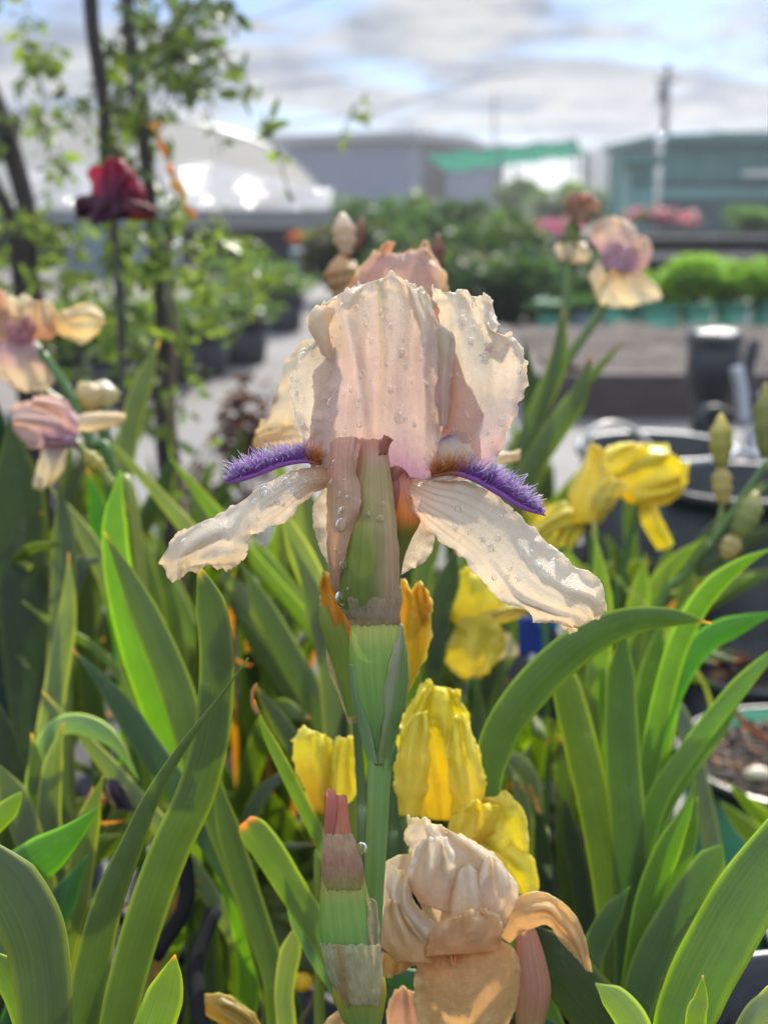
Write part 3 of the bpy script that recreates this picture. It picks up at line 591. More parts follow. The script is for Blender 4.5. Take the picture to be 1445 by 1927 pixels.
# black barrel with wet lid and pipe work
bx, by = X(1360, 3.0), 3.0; zt = H(622, 3.0)
t = empty('barrel', (bx, by, 0), 'black barrel with a shiny wet lid right of the gravel bed', 'barrel')
MB().lathe(bx, by, [(.001, 0.01), (.05, .01), (.046, .12), (.044, zt - .16), (.062, zt - .13), (.062, zt - .03), (.04, zt - .02)], 32).build('barrel_body', M_black, t)
MB().lathe(bx, by, [(.060, zt - .035), (.068, zt - .03), (.067, zt - .006), (.060, zt), (.03, zt + .002), (.001, zt + .003)], 32).build('lid', solid_mat('wet_black_plastic', (0.03, 0.032, 0.036), rough=.12, spec=.9, bump=.3, scale=30), t)
t = empty('hose_fitting', (bx, 2.6, 0), 'tangle of grey and black hose fittings below the barrel', 'hose')
for k, (pp, r_, mm) in enumerate([([(1385, 690), (1395, 740), (1400, 800)], .012, M_metal), ([(1310, 800), (1340, 770), (1400, 790), (1450, 770)], .010, M_black), ([(1300, 860), (1360, 840), (1430, 860), (1470, 850)], .008, M_metal), ([(1420, 640), (1405, 720), (1440, 800), (1450, 900)], .012, M_black), ([(1320, 760), (1330, 830), (1380, 870)], .010, M_black), ([(1440, 740), (1410, 830), (1425, 900)], .012, M_metal)]):
    MB().tube(smooth_path([P(x, y, 2.3 + .05 * k) for x, y in pp], 14), r_).build('hose', mm, t)

# black bucket with pale rim behind the yellow iris
M_bucket = solid_mat('bucket_plastic', (0.008, 0.014, 0.015), rough=.5)
rc = P(1235, 838, 1.75)
pot('bucket', 'large black bucket with a pale shiny rim behind the yellow iris', rc.x, rc.y, .105, rc.z, M_bucket, rimmat=solid_mat('pale_rim', (.3, .32, .33), rough=.4), soil=False, cat='bucket', rim=.006)
o = MB().tube(smooth_path([P(1095, 850, 1.6), P(1110, 812, 1.6), P(1155, 797, 1.62), P(1200, 815, 1.64), P(1240, 865, 1.66)], 20), .0045).build('hose', solid_mat('pale_hose', (.6, .55, .48), rough=.4)); tag(o, 'pale curved hose looped over the black bucket rim', 'hose')
rc2 = P(1400, 905, 1.55)
pot('bucket', 'second black bucket at the right edge with grey rim', rc2.x, rc2.y, .11, rc2.z, M_bucket, rimmat=M_black, soil=False, cat='bucket', rim=.006)

# dark red leaved plant beside the path
bush('shrub', 'low dark maroon leaved plant beside the path', 'shrub', X(430, 2.2, 800), 2.2, .0, H(735, 2.2), .12, .12, 700, .012, (0.055, 0.022, 0.022), seed=101)
for i, (px, d, py, r) in enumerate([(360, 5.2, 560, .25), (440, 5.6, 540, .25), (520, 7, 500, .3), (420, 7.5, 480, .35), (300, 5.0, 560, .3), (220, 4.6, 590, .3), (480, 8.5, 470, .3), (120, 4.4, 560, .35)]):
    pot('nursery_pot', ['black pot at the near left path edge', 'black pot a step further along the left path edge', 'black pot third along the left path edge', 'black pot behind the vine leaves', 'black pot left behind the trellis stakes', 'black pot left between the trellis stakes', 'black pot far along the left path edge', 'black pot at the far left behind the trunk'][i], X(px, d), d, .15, .2, M_black, group='black pots along the left path edge', chips=0)
    bush('shrub', ['loose shrub in the near left path pot', 'loose shrub in the next left path pot', 'loose shrub in the third left path pot', 'loose shrub behind the vine leaves', 'loose shrub left behind the trellis stakes', 'loose shrub between the trellis stakes', 'loose shrub far along the left path edge', 'loose shrub behind the far left trunk'][i], 'shrub', X(px, d), d, .18, H(py, d), r * .8, r * .8, 420, .026, (0.075, 0.13, 0.045), group='shrubs along the left path edge', seed=110 + i)

# ================================================================== THE CENTRAL IRIS
CREAM = (0.90, 0.83, 0.70); PALE = (0.91, 0.86, 0.75); PINK = (0.83, 0.70, 0.645); MAUVE = (0.60, 0.38, 0.55); TAN = (0.50, 0.30, 0.21)
iris = empty('iris', P(712, 2100, .44) , 'large cream and pink iris with purple beards standing sharp on its green stalk', 'iris')
def dark(c, f): return tuple(v * f for v in c)

def col_A(u, v, x, y):
    c = mix(PINK, CREAM, ss(0.35, 0.95, v) * .9 + .25 * ss(.25, .5, abs(u - .5)))
    c = mix(MAUVE, c, ss(-.02, .30, v + .25 * abs(u - .62)))
    rib = math.exp(-((u - .47) / .012) ** 2) + .6 * math.exp(-((u - .52) / .008) ** 2)
    return mix(c, (0.78, 0.60, 0.28), min(.6, rib * .5) * ss(.1, .5, v))
netA = [
 [(655, 915, 12), (690, 908, 4), (720, 905, 0), (752, 902, 0), (785, 902, 2), (812, 902, 10)],
 [(590, 868, 26), (632, 868, 4), (690, 862, -10), (748, 856, -12), (795, 862, -2), (826, 880, 14)],
 [(586, 800, 30), (632, 800, 0), (690, 800, -20), (750, 800, -22), (800, 800, -6), (829, 810, 14)],
 [(598, 735, 26), (640, 738, -4), (695, 740, -26), (752, 735, -26), (802, 735, -8), (834, 742, 12)],
 [(616, 680, 20), (648, 682, -6), (700, 682, -26), (752, 680, -26), (803, 676, -8), (842, 672, 10)],
 [(606, 628, 34), (645, 625, -2), (698, 622, -20), (752, 620, -22), (806, 622, 0), (853, 630, -4)],
 [(580, 606, 26), (634, 588, 4), (694, 580, -8), (750, 576, -12), (794, 584, 6), (826, 606, 10)],
 [(594, 584, 10), (640, 556, 4), (692, 542, 4), (748, 535, 4), (780, 548, 14), (808, 556, 20)],
 [(606, 576, 4), (650, 548, 6), (694, 530, 10), (735, 517, 12), (772, 538, 22), (800, 542, 28)],
]
def fold_A(u, v, x, y):
    f = 6 * math.sin(u * 19 + 1.6 * math.sin(v * 5)) * ss(.1, .5, v) * (1 - .35 * v) + 2.2 * math.sin(u * 41 + 2 * math.sin(v * 7)) * ss(.2, .6, v)
    f += -30 * math.exp(-((u - .30 - .06 * math.sin(v * 7)) / .055) ** 2) * ss(.05, .3, v) * (1 - ss(.75, 1, v))
    f += -24 * math.exp(-((u - .80 + .05 * v) / .05) ** 2) * ss(.1, .4, v) + 10 * math.exp(-((u - .62) / .08) ** 2) * v
    f += -5 * math.exp(-((u - .48) / .02) ** 2) * ss(.1, .4, v)
    return f
pA, gA = net_petal('standard', iris, netA, M_petal, col_A, nu=130, nv=140, ruf=10, jag=5, fold=fold_A, seed=1, crinkle=1.7)

def col_B(u, v, x, y): return mix(mix(PINK, MAUVE, .3), PALE, ss(0.0, .5, v))
netB = [
 [(800, 905, 34), (830, 906, 32), (860, 904, 30), (885, 902, 34), (918, 896, 40)],
 [(815, 860, 30), (850, 858, 26), (885, 852, 24), (915, 845, 28), (944, 838, 40)],
 [(832, 790, 34), (868, 785, 24), (905, 778, 22), (940, 770, 28), (972, 768, 42)],
 [(840, 720, 36), (874, 715, 26), (912, 705, 22), (952, 698, 26), (992, 700, 40)],
 [(838, 668, 40), (868, 655, 28), (905, 642, 26), (942, 640, 30), (974, 640, 40)],
 [(830, 620, 46), (858, 606, 32), (890, 602, 28), (915, 612, 34), (930, 630, 44)],
 [(822, 575, 52), (850, 568, 38), (880, 568, 34), (908, 580, 40), (934, 598, 46)],
 [(812, 540, 58), (838, 546, 46), (868, 550, 42), (900, 556, 46), (928, 572, 52)],
]
def fold_B(u, v, x, y): return 10 * math.sin(u * 11 + v * 3) * ss(.1, .5, v) + 10 * math.sin(y / 24 + u * 3) * u + 1.5 * math.sin(u * 31 + v * 5) * ss(.1, .5, v)
netR = [[(606, 668, 8), (614, 672, 2), (622, 676, 8)], [(592, 640, 2), (606, 642, -14), (622, 640, 0)], [(578, 612, 0), (596, 606, -20), (620, 610, -2)], [(582, 590, 4), (602, 584, -12), (630, 592, 2)], [(600, 580, 8), (612, 578, 2), (636, 580, 6)]]
net_petal('petal_ruffle', iris, netR, M_petal, lambda u, v, x, y: (.91, .84, .68), nu=30, nv=36, ruf=5, jag=2.5, seed=19)
netR2 = [[(826, 800, 4), (834, 802, -4), (840, 806, 4)], [(822, 740, 0), (834, 742, -14), (846, 746, 2)], [(824, 690, -2), (838, 690, -16), (850, 690, 0)], [(820, 650, -4), (838, 650, -20), (856, 640, -4)], [(818, 620, 0), (832, 616, -10), (848, 622, 0)]]
net_petal('petal_ruffle', iris, netR2, M_petal, lambda u, v, x, y: mix(PINK, (.91, .84, .68), ss(.2, .9, v)), nu=30, nv=50, ruf=6, jag=3.5, seed=20)
pB, gB = net_petal('standard', iris, netB, M_petal, col_B, nu=100, nv=120, ruf=12, jag=5, fold=fold_B, seed=2, crinkle=2.0)
# pointed lobe on its edge
netB2 = [[(908, 668, 34), (930, 672, 32), (950, 668, 34)], [(918, 648, 30), (936, 650, 26), (958, 650, 30)], [(940, 636, 26), (948, 636, 24), (962, 640, 26)], [(956, 625, 20), (960, 624, 19), (964, 626, 20)]]
net_petal('petal_ruffle', iris, netB2, M_petal, col_B, nu=20, nv=24, ruf=2, jag=1, seed=12)
netD = [
 [(640, 880, 52), (622, 878, 50), (600, 872, 50), (585, 862, 52)],
 [(650, 840, 54), (618, 835, 44), (592, 832, 40), (570, 826, 46)],
 [(652, 790, 56), (618, 782, 42), (584, 778, 36), (553, 782, 44)],
 [(655, 735, 56), (620, 725, 42), (582, 720, 34), (549, 724, 44)],
 [(660, 690, 58), (628, 676, 46), (594, 668, 38), (560, 676, 44)],
 [(664, 660, 60), (640, 645, 50), (612, 640, 44), (585, 646, 46)],
 [(668, 640, 62), (648, 626, 54), (624, 622, 50), (604, 632, 50)],
]
pD, gD = net_petal('standard', iris, netD, M_petal, lambda u, v, x, y: mix(PINK, PALE, ss(0, .35, v) * .9 + .1), nu=60, nv=70, ruf=9, jag=4, seed=3, fold=lambda u, v, x, y: 6 * math.sin(u * 9 + v * 4))
# inner folded lobe left of the front standard
netD2 = [
 [(600, 868, 34), (620, 868, 26), (645, 868, 22)],
 [(588, 800, 34), (606, 800, 24), (640, 800, 20)],
 [(592, 740, 32), (612, 738, 22), (640, 738, 16)],
 [(590, 700, 30), (612, 690, 20), (640, 690, 14)],
 [(606, 690, 34), (618, 668, 26), (640, 660, 16)],
]
net_petal('petal_ruffle', iris, netD2, M_petal, lambda u, v, x, y: mix(PINK, CREAM, .5 + .4 * v), nu=30, nv=50, ruf=5, jag=3.5, seed=33)
# style arms between the standards
netC = [
 [(828, 895, 24), (850, 890, 14), (880, 880, 14), (905, 868, 24)],
 [(826, 850, 24), (852, 842, 6), (880, 838, 8), (904, 828, 22)],
 [(834, 800, 26), (856, 795, 4), (880, 790, 6), (908, 788, 22)],
 [(842, 748, 28), (858, 742, 6), (874, 742, 8), (896, 748, 22)],
 [(842, 700, 30), (852, 692, 14), (864, 696, 16), (880, 708, 24)],
 [(838, 655, 34), (844, 648, 26), (850, 652, 26), (856, 664, 28)],
]
pC, gC = net_petal('style_arm', iris, netC, M_petal, lambda u, v, x, y: mix((.80, .58, .46), PINK, ss(.3, 1, u) * .6), nu=44, nv=60, ruf=5, jag=3, seed=4)
netC2 = [[(812, 905, 10), (840, 905, 4), (870, 895, 8), (892, 885, 14)], [(822, 870, 8), (846, 862, -2), (866, 858, 0), (890, 850, 10)], [(826, 836, 10), (846, 830, 0), (864, 828, 2), (882, 834, 10)], [(830, 826, 14), (848, 818, 6), (862, 806, 6), (878, 826, 12)]]
net_petal('style_arm', iris, netC2, M_petal, lambda u, v, x, y: mix(CREAM, (.42, .26, .50), ss(.55, .95, v)), nu=36, nv=36, ruf=4, jag=2, seed=14)
netC3 = [[(586, 880, 20), (605, 874, 14), (630, 872, 14)], [(580, 862, 22), (604, 850, 14), (628, 846, 14)], [(588, 848, 24), (606, 836, 16), (622, 832, 16)]]
net_petal('style_arm', iris, netC3, M_petal, lambda u, v, x, y: mix(PINK, MAUVE, .3), nu=24, nv=24, ruf=3, jag=2, seed=15)

def col_fall(u, v, x, y):
    c = mix((0.78, 0.52, 0.32), PALE, ss(0.0, .28, v)); vn = .5 + .5 * math.sin(u * 46 + 3 * noise.noise(Vector((u * 4, v * 3, 1))))
    c = mix(c, (0.62, 0.40, 0.28), .45 * ss(.55, .95, vn) * (1 - ss(.1, .55, v)))
    return mix(c, (0.88, 0.76, 0.52), ss(.6, 1, v) * .7)
netF = [
 [(622, 882, 8), (622, 892, 0), (622, 904, -4), (622, 914, 0)],
 [(590, 880, 16), (590, 892, 0), (592, 908, -6), (596, 926, 2)],
 [(550, 884, 20), (556, 902, -4), (562, 920, -12), (572, 942, -4)],
 [(505, 908, 16), (514, 926, -14), (524, 950, -22), (534, 982, -10)],
 [(458, 940, 10), (468, 958, -24), (480, 980, -32), (494, 1000, -16)],
 [(408, 972, 4), (424, 988, -34), (448, 1000, -44), (472, 1004, -20)],
 [(360, 992, -4), (376, 1014, -44), (412, 1030, -50), (466, 1030, -20)],
 [(326, 1014, -12), (346, 1040, -46), (388, 1050, -50), (460, 1046, -24)],
 [(308, 1040, -20), (332, 1066, -44), (374, 1062, -46), (448, 1060, -26)],
 [(301, 1058, -26), (332, 1092, -40), (366, 1066, -42), (432, 1068, -28)],
]
def fold_F(u, v, x, y): return 13 * math.sin(u * 12 + 1) * ss(.45, .8, v) + 7 * math.sin(v * 26 + u * 5) * abs(u - .3) * ss(.15, .4, v) - 9 * math.exp(-((v - .55 - .08 * u) / .04) ** 2)
pF, gF = net_petal('fall', iris, netF, M_petal, col_fall, nu=70, nv=110, ruf=9, jag=4.5, fold=fold_F, seed=5, crinkle=1.4)
netG = [
 [(745, 900, 4), (748, 908, -4), (752, 918, -6), (757, 928, 0)],
 [(782, 898, 12), (776, 914, -4), (770, 930, -12), (768, 950, -2)],
 [(828, 901, 16), (814, 930, -8), (802, 955, -18), (794, 982, -6)],
 [(882, 908, 16), (862, 945, -14), (845, 982, -26), (830, 1022, -10)],
 [(935, 934, 12), (916, 978, -22), (898, 1022, -34), (882, 1062, -14)],
 [(985, 976, 4), (965, 1025, -30), (942, 1074, -40), (918, 1102, -18)],
 [(1036, 1026, -4), (1012, 1074, -38), (984, 1118, -46), (946, 1134, -22)],
 [(1088, 1066, -10), (1062, 1110, -46), (1030, 1144, -50), (996, 1148, -26)],
 [(1126, 1088, -18), (1108, 1130, -52), (1066, 1164, -54), (1006, 1170, -30)],
 [(1138, 1122, -26), (1120, 1156, -52), (1078, 1180, -52), (1046, 1168, -34)],
 [(1145, 1148, -32), (1126, 1162, -48), (1098, 1176, -48), (1076, 1190, -38)],
]
def fold_G(u, v, x, y):
    f = 3 * math.sin(u * 24 + v * 6) * ss(.4, .7, v) + 9 * math.sin(v * 30 + u * 4) * ss(.5, 1, u) * ss(.2, .4, v) + 8 * math.sin(u * 10 + v * 2) * ss(.3, .8, v)
    return f - 16 * math.exp(-((u - .66 + .1 * math.sin(v * 8)) / .06) ** 2) * ss(.4, .6, v) - 6 * ss(.9, 1, 1 - u) * math.sin(v * 20)
pG, gG = net_petal('fall', iris, netG, M_petal, col_fall, nu=80, nv=130, ruf=9, jag=4.5, fold=fold_G, seed=6, crinkle=1.4)
netH = [
 [(620, 905, 60), (680, 905, 80), (740, 905, 80), (790, 915, 60)],
 [(590, 950, 55), (660, 955, 85), (750, 958, 85), (822, 975, 55)],
 [(592, 1000, 55), (660, 1010, 85), (750, 1015, 85), (826, 992, 55)],
 [(606, 1040, 55), (660, 1060, 80), (748, 1052, 80), (808, 1040, 55)],
 [(622, 1066, 60), (670, 1080, 75), (746, 1076, 72), (784, 1068, 58)],
]
net_petal('fall', iris, netH, M_petal, lambda u, v, x, y: PALE, nu=60, nv=50, ruf=8, jag=3, seed=7, fold=lambda u, v, x, y: 6 * math.sin(u * 22))

# beards: a fleshy ridge with hundreds of fine hairs, parts of the falls
def beard(par, path, rads, n, hl, up, seed, brown_to, tipcol=(0.94, 0.88, 0.95)):
    rnd = random.Random(seed); b = MB(); m = 40
    ps = smooth_path([P(x, y, S0 + dd * S0 / F) for x, y, dd in path], m); ra = [float(cr_interp(np.array(rads, float), i / (m - 1))) * S0 / F for i in range(m)]
    cl = [mix((.42, .14, .05), (.36, .12, .46), ss(brown_to * .6, brown_to * 1.2, i / (m - 1))) for i in range(m)]
    b.tube(ps, ra, 12, cl)
    for _ in range(n):
        t = rnd.random() ** .9 * .97; i = int(t * (m - 1)); p0 = ps[i].lerp(ps[min(i + 1, m - 1)], rnd.random())
        T = (ps[min(i + 1, m - 1)] - ps[max(0, i - 1)]).normalized()
        side = rnd.gauss(0, .42); Nn = (UP - T * UP.dot(T)).normalized(); Bn = T.cross(Nn)
        d = (Nn * math.cos(side) + Bn * math.sin(side) + T * rnd.uniform(-.15, .55)).normalized()
        env = min(1, (t + .22) / .3) * min(1, (1.02 - t) / .35) ** .7
        ln = hl * S0 / F * rnd.uniform(.55, 1.12) * env; r0 = rnd.uniform(.7, 1.2) * S0 / F * .95
        q = p0 + d * ra[i] * .6; pts = []
        cur = Vector((rnd.gauss(0, .34), rnd.gauss(0, .3), rnd.gauss(0, .15)))
        for k in range(5):
            s = k / 4; pts.append(q + d * ln * s + cur * ln * s * s)
        br = 1 - ss(brown_to * .7, brown_to * 1.25, t + rnd.uniform(-.06, .06))
        c0 = mix((.30, .09, .44), (.50, .13, .03), br); c1 = mix((.46, .24, .62), (.72, .26, .06), br); c2 = mix(tipcol if rnd.random() < .75 else (.55, .38, .78), (.90, .55, .22), br)
        b.tube(pts, [r0, r0 * .95, r0 * .85, r0 * .8, r0 * .35], 4, [c0, mix(c0, c1, .5), c1, mix(c1, c2, .5), c2], cap=False)
    return b.build('beard', M_hair, par)
beard(pF, [(604, 874, 6), (572, 868, 2), (530, 874, -2), (482, 892, -8), (452, 902, -12), (424, 909, -16)], [1.5, 4, 5.5, 5.5, 5, 1.5], 560, 39, UP, 3, .16)
beard(pG, [(812, 897, 6), (850, 890, 0), (890, 900, -6), (935, 925, -10), (980, 952, -16), (1026, 970, -20)], [2, 5, 6, 6.5, 6, 1.5], 700, 40, UP, 4, .30)

# flower tube, bracts and stalk
def ptube(par, name, rows, mat, colfn, D=S0, flat=.75, n=28, m=40, amp=1.0, seed=0, a0=0, a1=2 * math.pi, thick=0, jag=0, uvs=1.0):
    """rows (y, x left, x right[, dd]); a tube whose sides meet those edges; a0..a1 is the covered arc (front = 270 deg)"""
    a = np.array([list(r) + ([0] if len(r) == 3 else []) for r in rows], float); g = []; cols = []; uv = []; k = D / F
    full = abs(a1 - a0 - 2 * math.pi) < 1e-6
    for j in range(m):
        v = j / (m - 1); y, xl, xr, dd = cr_interp(a, v); cx, r = (xl + xr) / 2, (xr - xl) / 2; line = []
        for i in range(n):
            th = a0 + (a1 - a0) * (i / n if full else i / (n - 1)); e = amp * noise.noise(Vector((math.cos(th) * 2, y / 30, seed + math.sin(th) * 2)))
            jj = 0
            if jag: jj = jag * noise.noise(Vector((th * 6, seed, 0))) * (max(0, 1 - v * 4) + max(0, v * 4 - 3))
            line.append(P(cx + (r + e) * math.cos(th), y + jj, D + (dd + (r + e) * flat * math.sin(th)) * k)); cols.append(colfn(i / n, v, cx + r * math.cos(th), y)); uv.append((i / n * uvs, v))
        g.append(line)
    return MB().grid(g, cols, closed=full, uvs=uv).build(name, mat, par, solid=thick), g
SG = (0.26, 0.38, 0.10); SGD = (0.13, 0.24, 0.06); YG = (0.46, 0.50, 0.15)
ptube(iris, 'stalk', [(1350, 700, 736), (1420, 693, 737), (1500, 690, 733), (1600, 687, 727), (1700, 682, 721, 4), (1800, 680, 716, 16), (1950, 676, 712, 40), (2100, 672, 708, 60)], M_stem, lambda u, v, x, y: (.20, .32, .085), m=60, n=32, amp=.4)
sb = P(690, 2090, S0 + 60 * S0 / F)
MB().tube(smooth_path([sb, Vector((sb.x - .002, sb.y + .02, .40)), Vector((-0.01, .48, .16))], 14), [.003] * 14, 14, (.07, .16, .04)).build('stalk', M_stem, iris)
def col_low(u, v, x, y):
    c = mix(YG, SG, ss(1175, 1240, y)); c = mix(c, (.21, .36, .11), ss(1180, 1330, y) * .8)
    return mix(c, (.20, .32, .085), ss(1330, 1420, y))
ptube(iris, 'spathe', [(1160, 667, 746), (1180, 660, 754), (1220, 657, 762), (1270, 659, 765), (1310, 666, 763), (1350, 676, 755), (1385, 685, 743), (1420, 693, 738), (1450, 694, 736)], M_bract, col_low, m=60, n=40, amp=1.2, seed=2)
# overlapping right flank with a dry silvery margin, and the left keel
netS1 = [[(752, 1170, -6), (758, 1176, -2), (757, 1180, 10)], [(738, 1230, -38), (756, 1228, -22), (766, 1228, 6)], [(724, 1290, -40), (750, 1290, -26), (768, 1285, 4)], [(722, 1340, -34), (742, 1340, -24), (759, 1335, 4)], [(716, 1390, -26), (730, 1390, -20), (744, 1385, 0)], [(711, 1440, -20), (720, 1440, -17), (736, 1440, -6)]]
net_petal('spathe_flap', iris, netS1, M_bract, lambda u, v, x, y: mix((.46, .45, .32), (.24, .36, .11), ss(.1, .5, abs(u - .15) + v * .35 )), nu=24, nv=50, ruf=1.5, jag=1.6, seed=8, crinkle=1.6)
netS2 = [[(656, 1250, 0), (660, 1250, -14), (664, 1250, -18)], [(662, 1310, 0), (668, 1310, -16), (674, 1310, -22)], [(676, 1370, 0), (686, 1370, -16), (696, 1370, -22)], [(694, 1440, -2), (702, 1440, -12), (711, 1442, -19)]]
net_petal('spathe_keel', iris, netS2, M_bract, lambda u, v, x, y: (.28, .42, .20), nu=12, nv=40, ruf=1, jag=.6, seed=9)
def col_spathe(u, v, x, y):
    c = mix((.64, .40, .32), (.52, .43, .22), ss(835, 900, y)); c = mix(c, (.22, .28, .055), ss(930, 1070, y) * (.25 + .75 * ss(750, 670, x)) + .3 * ss(860, 960, y) * ss(740, 690, x))
    c = mix(c, (.58, .42, .28), ss(690, 748, x) * ss(900, 1050, y)); return c
ptube(iris, 'spathe', [(826, 668, 732, -18), (850, 672, 730, -20), (900, 664, 736, -24), (950, 656, 742, -28), (1000, 648, 747, -30), (1050, 640, 750, -28), (1100, 634, 752, -22), (1135, 638, 752, -14), (1165, 655, 750, -6)], M_bract, col_spathe, m=90, n=44, amp=2.2, seed=11, a0=R(165), a1=R(400), flat=.7, thick=.0003, jag=6)
netSp = [[(722, 818, -46), (732, 822, -44), (740, 828, -38)], [(716, 836, -46), (726, 838, -42), (734, 836, -36)], [(712, 856, -44), (720, 856, -40), (728, 858, -30)]]
net_petal('spathe_tip', iris, netSp, M_bract, lambda u, v, x, y: (.48, .20, .14), nu=12, nv=14, ruf=2, jag=1.2, seed=16)
def col_flap(u, v, x, y):
    c = mix((.66, .42, .33), (.60, .43, .30), ss(850, 960, y)); c = mix(c, (.60, .38, .26), ss(1000, 1100, y)); return mix(c, (.66, .44, .35), ss(.75, 1, u))
netJ = [
 [(622, 832, -14), (634, 824, -36), (650, 822, -48), (668, 822, -50), (680, 828, -52)],
 [(620, 858, -14), (630, 856, -42), (646, 854, -56), (662, 852, -60), (676, 850, -58)],
 [(618, 890, -14), (628, 890, -46), (644, 888, -62), (658, 886, -66), (668, 884, -60)],
 [(616, 930, -14), (628, 930, -50), (644, 928, -68), (662, 926, -72), (680, 924, -60)],
 [(615, 970, -14), (626, 970, -50), (642, 968, -68), (660, 966, -72), (676, 962, -62)],
 [(615, 1010, -14), (624, 1010, -48), (636, 1010, -64), (650, 1008, -68), (662, 1004, -62)],
 [(617, 1050, -14), (624, 1052, -42), (632, 1052, -56), (642, 1052, -60), (650, 1050, -56)],
 [(622, 1085, -14), (626, 1088, -34), (632, 1090, -44), (637, 1092, -48), (641, 1092, -46)],
 [(630, 1120, -14), (634, 1122, -24), (638, 1124, -30), (642, 1126, -34), (645, 1126, -34)],
]
pJ, gJ = net_petal('spathe_flap', iris, netJ, M_bract, col_flap, nu=50, nv=90, ruf=3, jag=2.2, seed=10, crinkle=1.8, fold=lambda u, v, x, y: 4 * math.sin(v * 24) * ss(.6, 1, u) - 9 * math.exp(-((u - .72) / .1) ** 2) * (1 - ss(.1, .3, v)))
ptube(iris, 'papery_collar', [(1108, 634, 754, -16), (1130, 636, 755, -14), (1150, 644, 754, -10), (1168, 655, 753, -5), (1180, 664, 748, -1)], M_paper, lambda u, v, x, y: mix(mix((.62, .56, .38), (.70, .62, .48), ss(1110, 1150, y)), (.58, .45, .30), ss(1150, 1178, y)), m=44, n=64, amp=3.2, seed=13, flat=.72, thick=.0002, jag=10)
# translucent dry shreds at the right of the collar
for k, pp in enumerate([[(735, 1100), (748, 1112), (756, 1108)], [(738, 1128), (750, 1130), (757, 1122)], [(742, 1145), (752, 1140), (757, 1132)]]):
    MB().tube(smooth_path([P(x, y, S0 - 38 * S0 / F * (1 - i * .3)) for i, (x, y) in enumerate(pp)], 8), [.00012] * 8, 5, (.6, .55, .42)).build('dry_shred', M_paper, iris)
# orange throat of the flower tube and its green neck on the right
def col_tube(u, v, x, y):
    c = mix((.62, .30, .22), (.62, .27, .07), ss(905, 950, y)); return mix(c, (.15, .20, .035), ss(965, 1010, y))
ptube(iris, 'flower_tube', [(886, 724, 768, 6), (905, 728, 775, 6), (935, 732, 784, 4), (965, 732, 792, 6), (990, 730, 788, 10), (1020, 726, 772, 12), (1060, 720, 758, 8), (1110, 700, 752, 2), (1150, 680, 750, 0)], M_bract, col_tube, m=60, n=36, amp=1.5, seed=15, flat=.7)
ptube(iris, 'filament', [(878, 733, 742, -6), (895, 733, 748, -10), (915, 735, 752, -14), (940, 738, 750, -14), (965, 740, 746, -8)], M_petal, lambda u, v, x, y: (.62, .30, .26), m=20, n=14, amp=.6, seed=17)
netT = [[(733, 905, -18), (737, 898, -22), (742, 905, -20)], [(738, 885, -22), (748, 884, -26), (756, 892, -18)], [(744, 876, -18), (756, 880, -22), (762, 890, -14)], [(760, 884, -10), (768, 893, -10), (766, 903, -8)]]
net_petal('throat_lip', iris, netT, M_petal, lambda u, v, x, y: mix((.68, .36, .20), (.6, .3, .28), u), nu=16, nv=24, ruf=2, jag=1, seed=18)

# lateral bud on the same stalk
bud = ptube(iris, 'bud', [(1630, 607, 681, -11), (1660, 604.5, 688, -12), (1700, 601.5, 697, -12), (1745, 601.5, 706, -12), (1790, 607, 713, -10), (1830, 618, 715, -6), (1870, 632, 714, -2)], M_bract, lambda u, v, x, y: mix(mix((.56, .46, .14), (.27, .42, .11), ss(1650, 1710, y)), (.20, .35, .12), ss(1710, 1800, y)), m=70, n=44, amp=1.2, seed=21, D=.385)[0]
ptube(bud, 'bud_tip', [(1496, 626, 652, -14), (1506, 619, 654, -14), (1530, 612, 656, -14), (1560, 609.5, 660, -14), (1600, 607.5, 672, -12), (1650, 605.5, 684, -12)], M_bract, lambda u, v, x, y: mix((.50, .20, .14), (.46, .26, .16), ss(1500, 1600, y)), m=50, n=36, amp=2.0, seed=22, D=.386, jag=5)
ptube(bud, 'bud_tip', [(1484, 616, 624, -24), (1492, 613, 632, -28), (1512, 612, 636, -32), (1545, 611, 633, -34), (1580, 610, 626, -32)], M_bract, lambda u, v, x, y: (.52, .20, .15), m=30, n=16, amp=1.0, seed=23, D=.386, flat=.4, jag=3)
ptube(bud, 'papery_sheath', [(1570, 608.5, 663, -14), (1590, 607, 671, -13), (1620, 605.5, 681, -12), (1642, 605.5, 684.5, -12), (1675, 610, 683, -12)], M_paper, lambda u, v, x, y: mix(mix((.66, .54, .38), (.60, .42, .30), ss(1590, 1630, y)), (.46, .48, .18), ss(1640, 1672, y)), m=30, n=50, amp=1.2, seed=24, D=.3835, thick=.00015, jag=7)
ptube(bud, 'papery_sheath', [(1778, 604, 714, -11), (1800, 607, 717, -10), (1830, 616, 719, -8), (1850, 625, 720, -6), (1872, 636, 719, -3), (1892, 648, 714, 0)], M_paper, lambda u, v, x, y: mix((.62, .60, .42), (.55, .34, .18), .8 * ss(14, 2, abs(x - 640 - (y - 1800) * .12)) ), m=40, n=64, amp=3.0, seed=25, D=.382, thick=.00015, jag=14)
netE = [[(690, 1690, -24), (698, 1690, -22), (708, 1696, -8)], [(692, 1720, -28), (702, 1722, -24), (712, 1725, -8)], [(690, 1755, -30), (704, 1755, -26), (712, 1760, -6)], [(694, 1790, -28), (708, 1790, -22), (719, 1795, -4)], [(700, 1830, -26), (710, 1830, -20), (718, 1835, -4)]]
net_petal('papery_margin', bud, netE, M_paper, lambda u, v, x, y: (.50, .45, .34), D=.383, nu=18, nv=40, ruf=3, jag=2.5, seed=26, crinkle=2.5)
